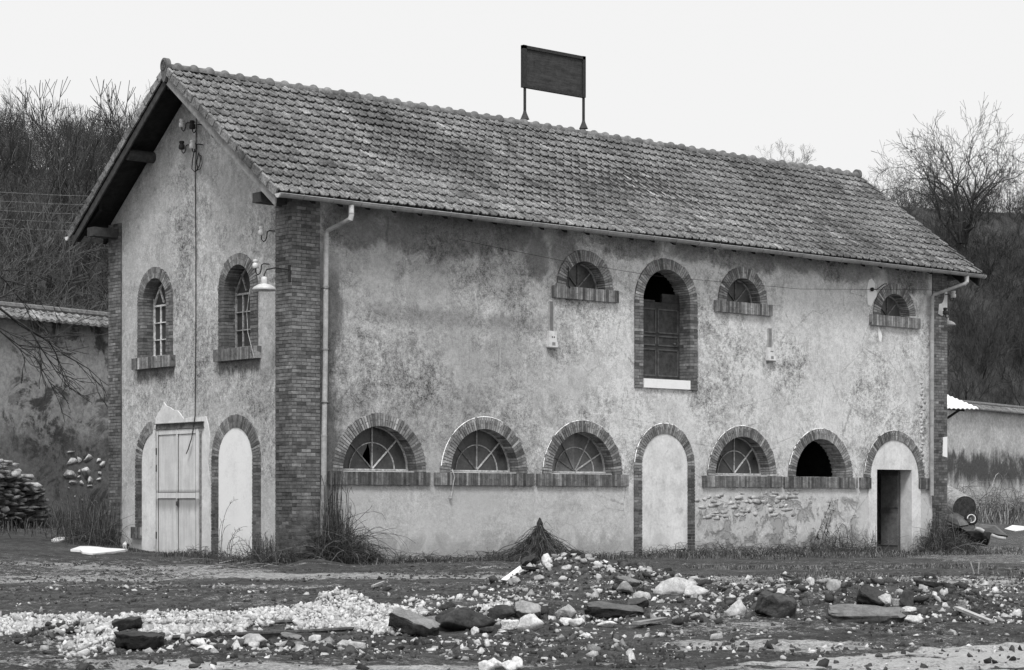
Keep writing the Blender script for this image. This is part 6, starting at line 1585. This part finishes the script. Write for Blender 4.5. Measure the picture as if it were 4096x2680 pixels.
gable_thicket(10, 6.4, 8.3, 1.1, 330, .007, 'tall bare weeds around the left brick corner', 'dry_stalks', .4)
# fallen twigs in front of the gable
it = []; g = random.Random(15)
for i in range(26):
    p = G(g.uniform(700, 1100), g.uniform(2245, 2275)); az = g.uniform(-.6, .6)+math.atan2(RD[1], RD[0]); L_ = g.uniform(.3, 1.0)
    pts = [(p[0]+math.cos(az)*L_*f, p[1]+math.sin(az)*L_*f, p[2]+.02+.08*math.sin(f*PI)*g.random()) for f in (0, .33, .66, 1)]; it.append((pts, .009))
stems('fallen_twigs', it, M['twig_pale'], 'scattered fallen twigs on the ground before the gable', 'twigs')
# brambles before the far wall
it = []; g = random.Random(19)
for i in range(420):
    p = G(g.uniform(3790, 4150), g.uniform(2040, 2066), 40, 105); pts = arcstem(g, (p[0], p[1], p[2]), g.uniform(0, 6.28), g.uniform(.4, 2.0), g.uniform(.4, 1.5), g.choice([.4, 1, 1.2]), 7, .05); it.append((pts, .012))
for (pa, pc) in (((3950, 2010), (4038, 2000)), ((3990, 2000), (4066, 1985))):
    a = G(pa[0], 2050, 40, 105)[:3]; b = G(pc[0], 2050, 40, 105)[:3]; pts = [(a[0]+(b[0]-a[0])*f, a[1]+(b[1]-a[1])*f, a[2]+1.9*math.sin(PI*min(f*.9+.05, 1))) for f in np.linspace(0, 1, 9)]; it.append((pts, .02))
stems('bramble_bush', it, M['twig_pale'], 'arching brambles before the far boundary wall behind the scrap', 'bush')
# thin sticks
for (px, py, dx, h_, lb) in ((3900, 2300, -25, .35, 'left dry cut stalk of the pair at the far right'), (3912, 2298, 6, .33, 'right dry cut stalk of the pair at the far right')):
    p = G(px, py); m = MB(); m.tube([(p[0], p[1], p[2]-.02), (p[0]+RD[0]*dx*.003, p[1]+RD[1]*dx*.003, p[2]+h_*.6)], .010, 5, 2.5); tag(m.build('dry_stalk', M['twig_pale'], None), lb, 'stalk')
p = G(1560, 2240); m = MB(); m.tube([(p[0], p[1], p[2]), (p[0]+RD[0]*.28, p[1]+RD[1]*.28, p[2]+.28)], .011, 5); m.tube([(p[0]+RD[0]*.25, p[1]+RD[1]*.25, p[2]), (p[0]-RD[0]*.0, p[1], p[2]+.22), (p[0]+RD[0]*.05, p[1]+RD[1]*.05, p[2]+.38)], .008, 5); tag(m.build('crossed_sticks', M['twig'], None), 'two thin crossed sticks against the wall foot under the second window', 'sticks')
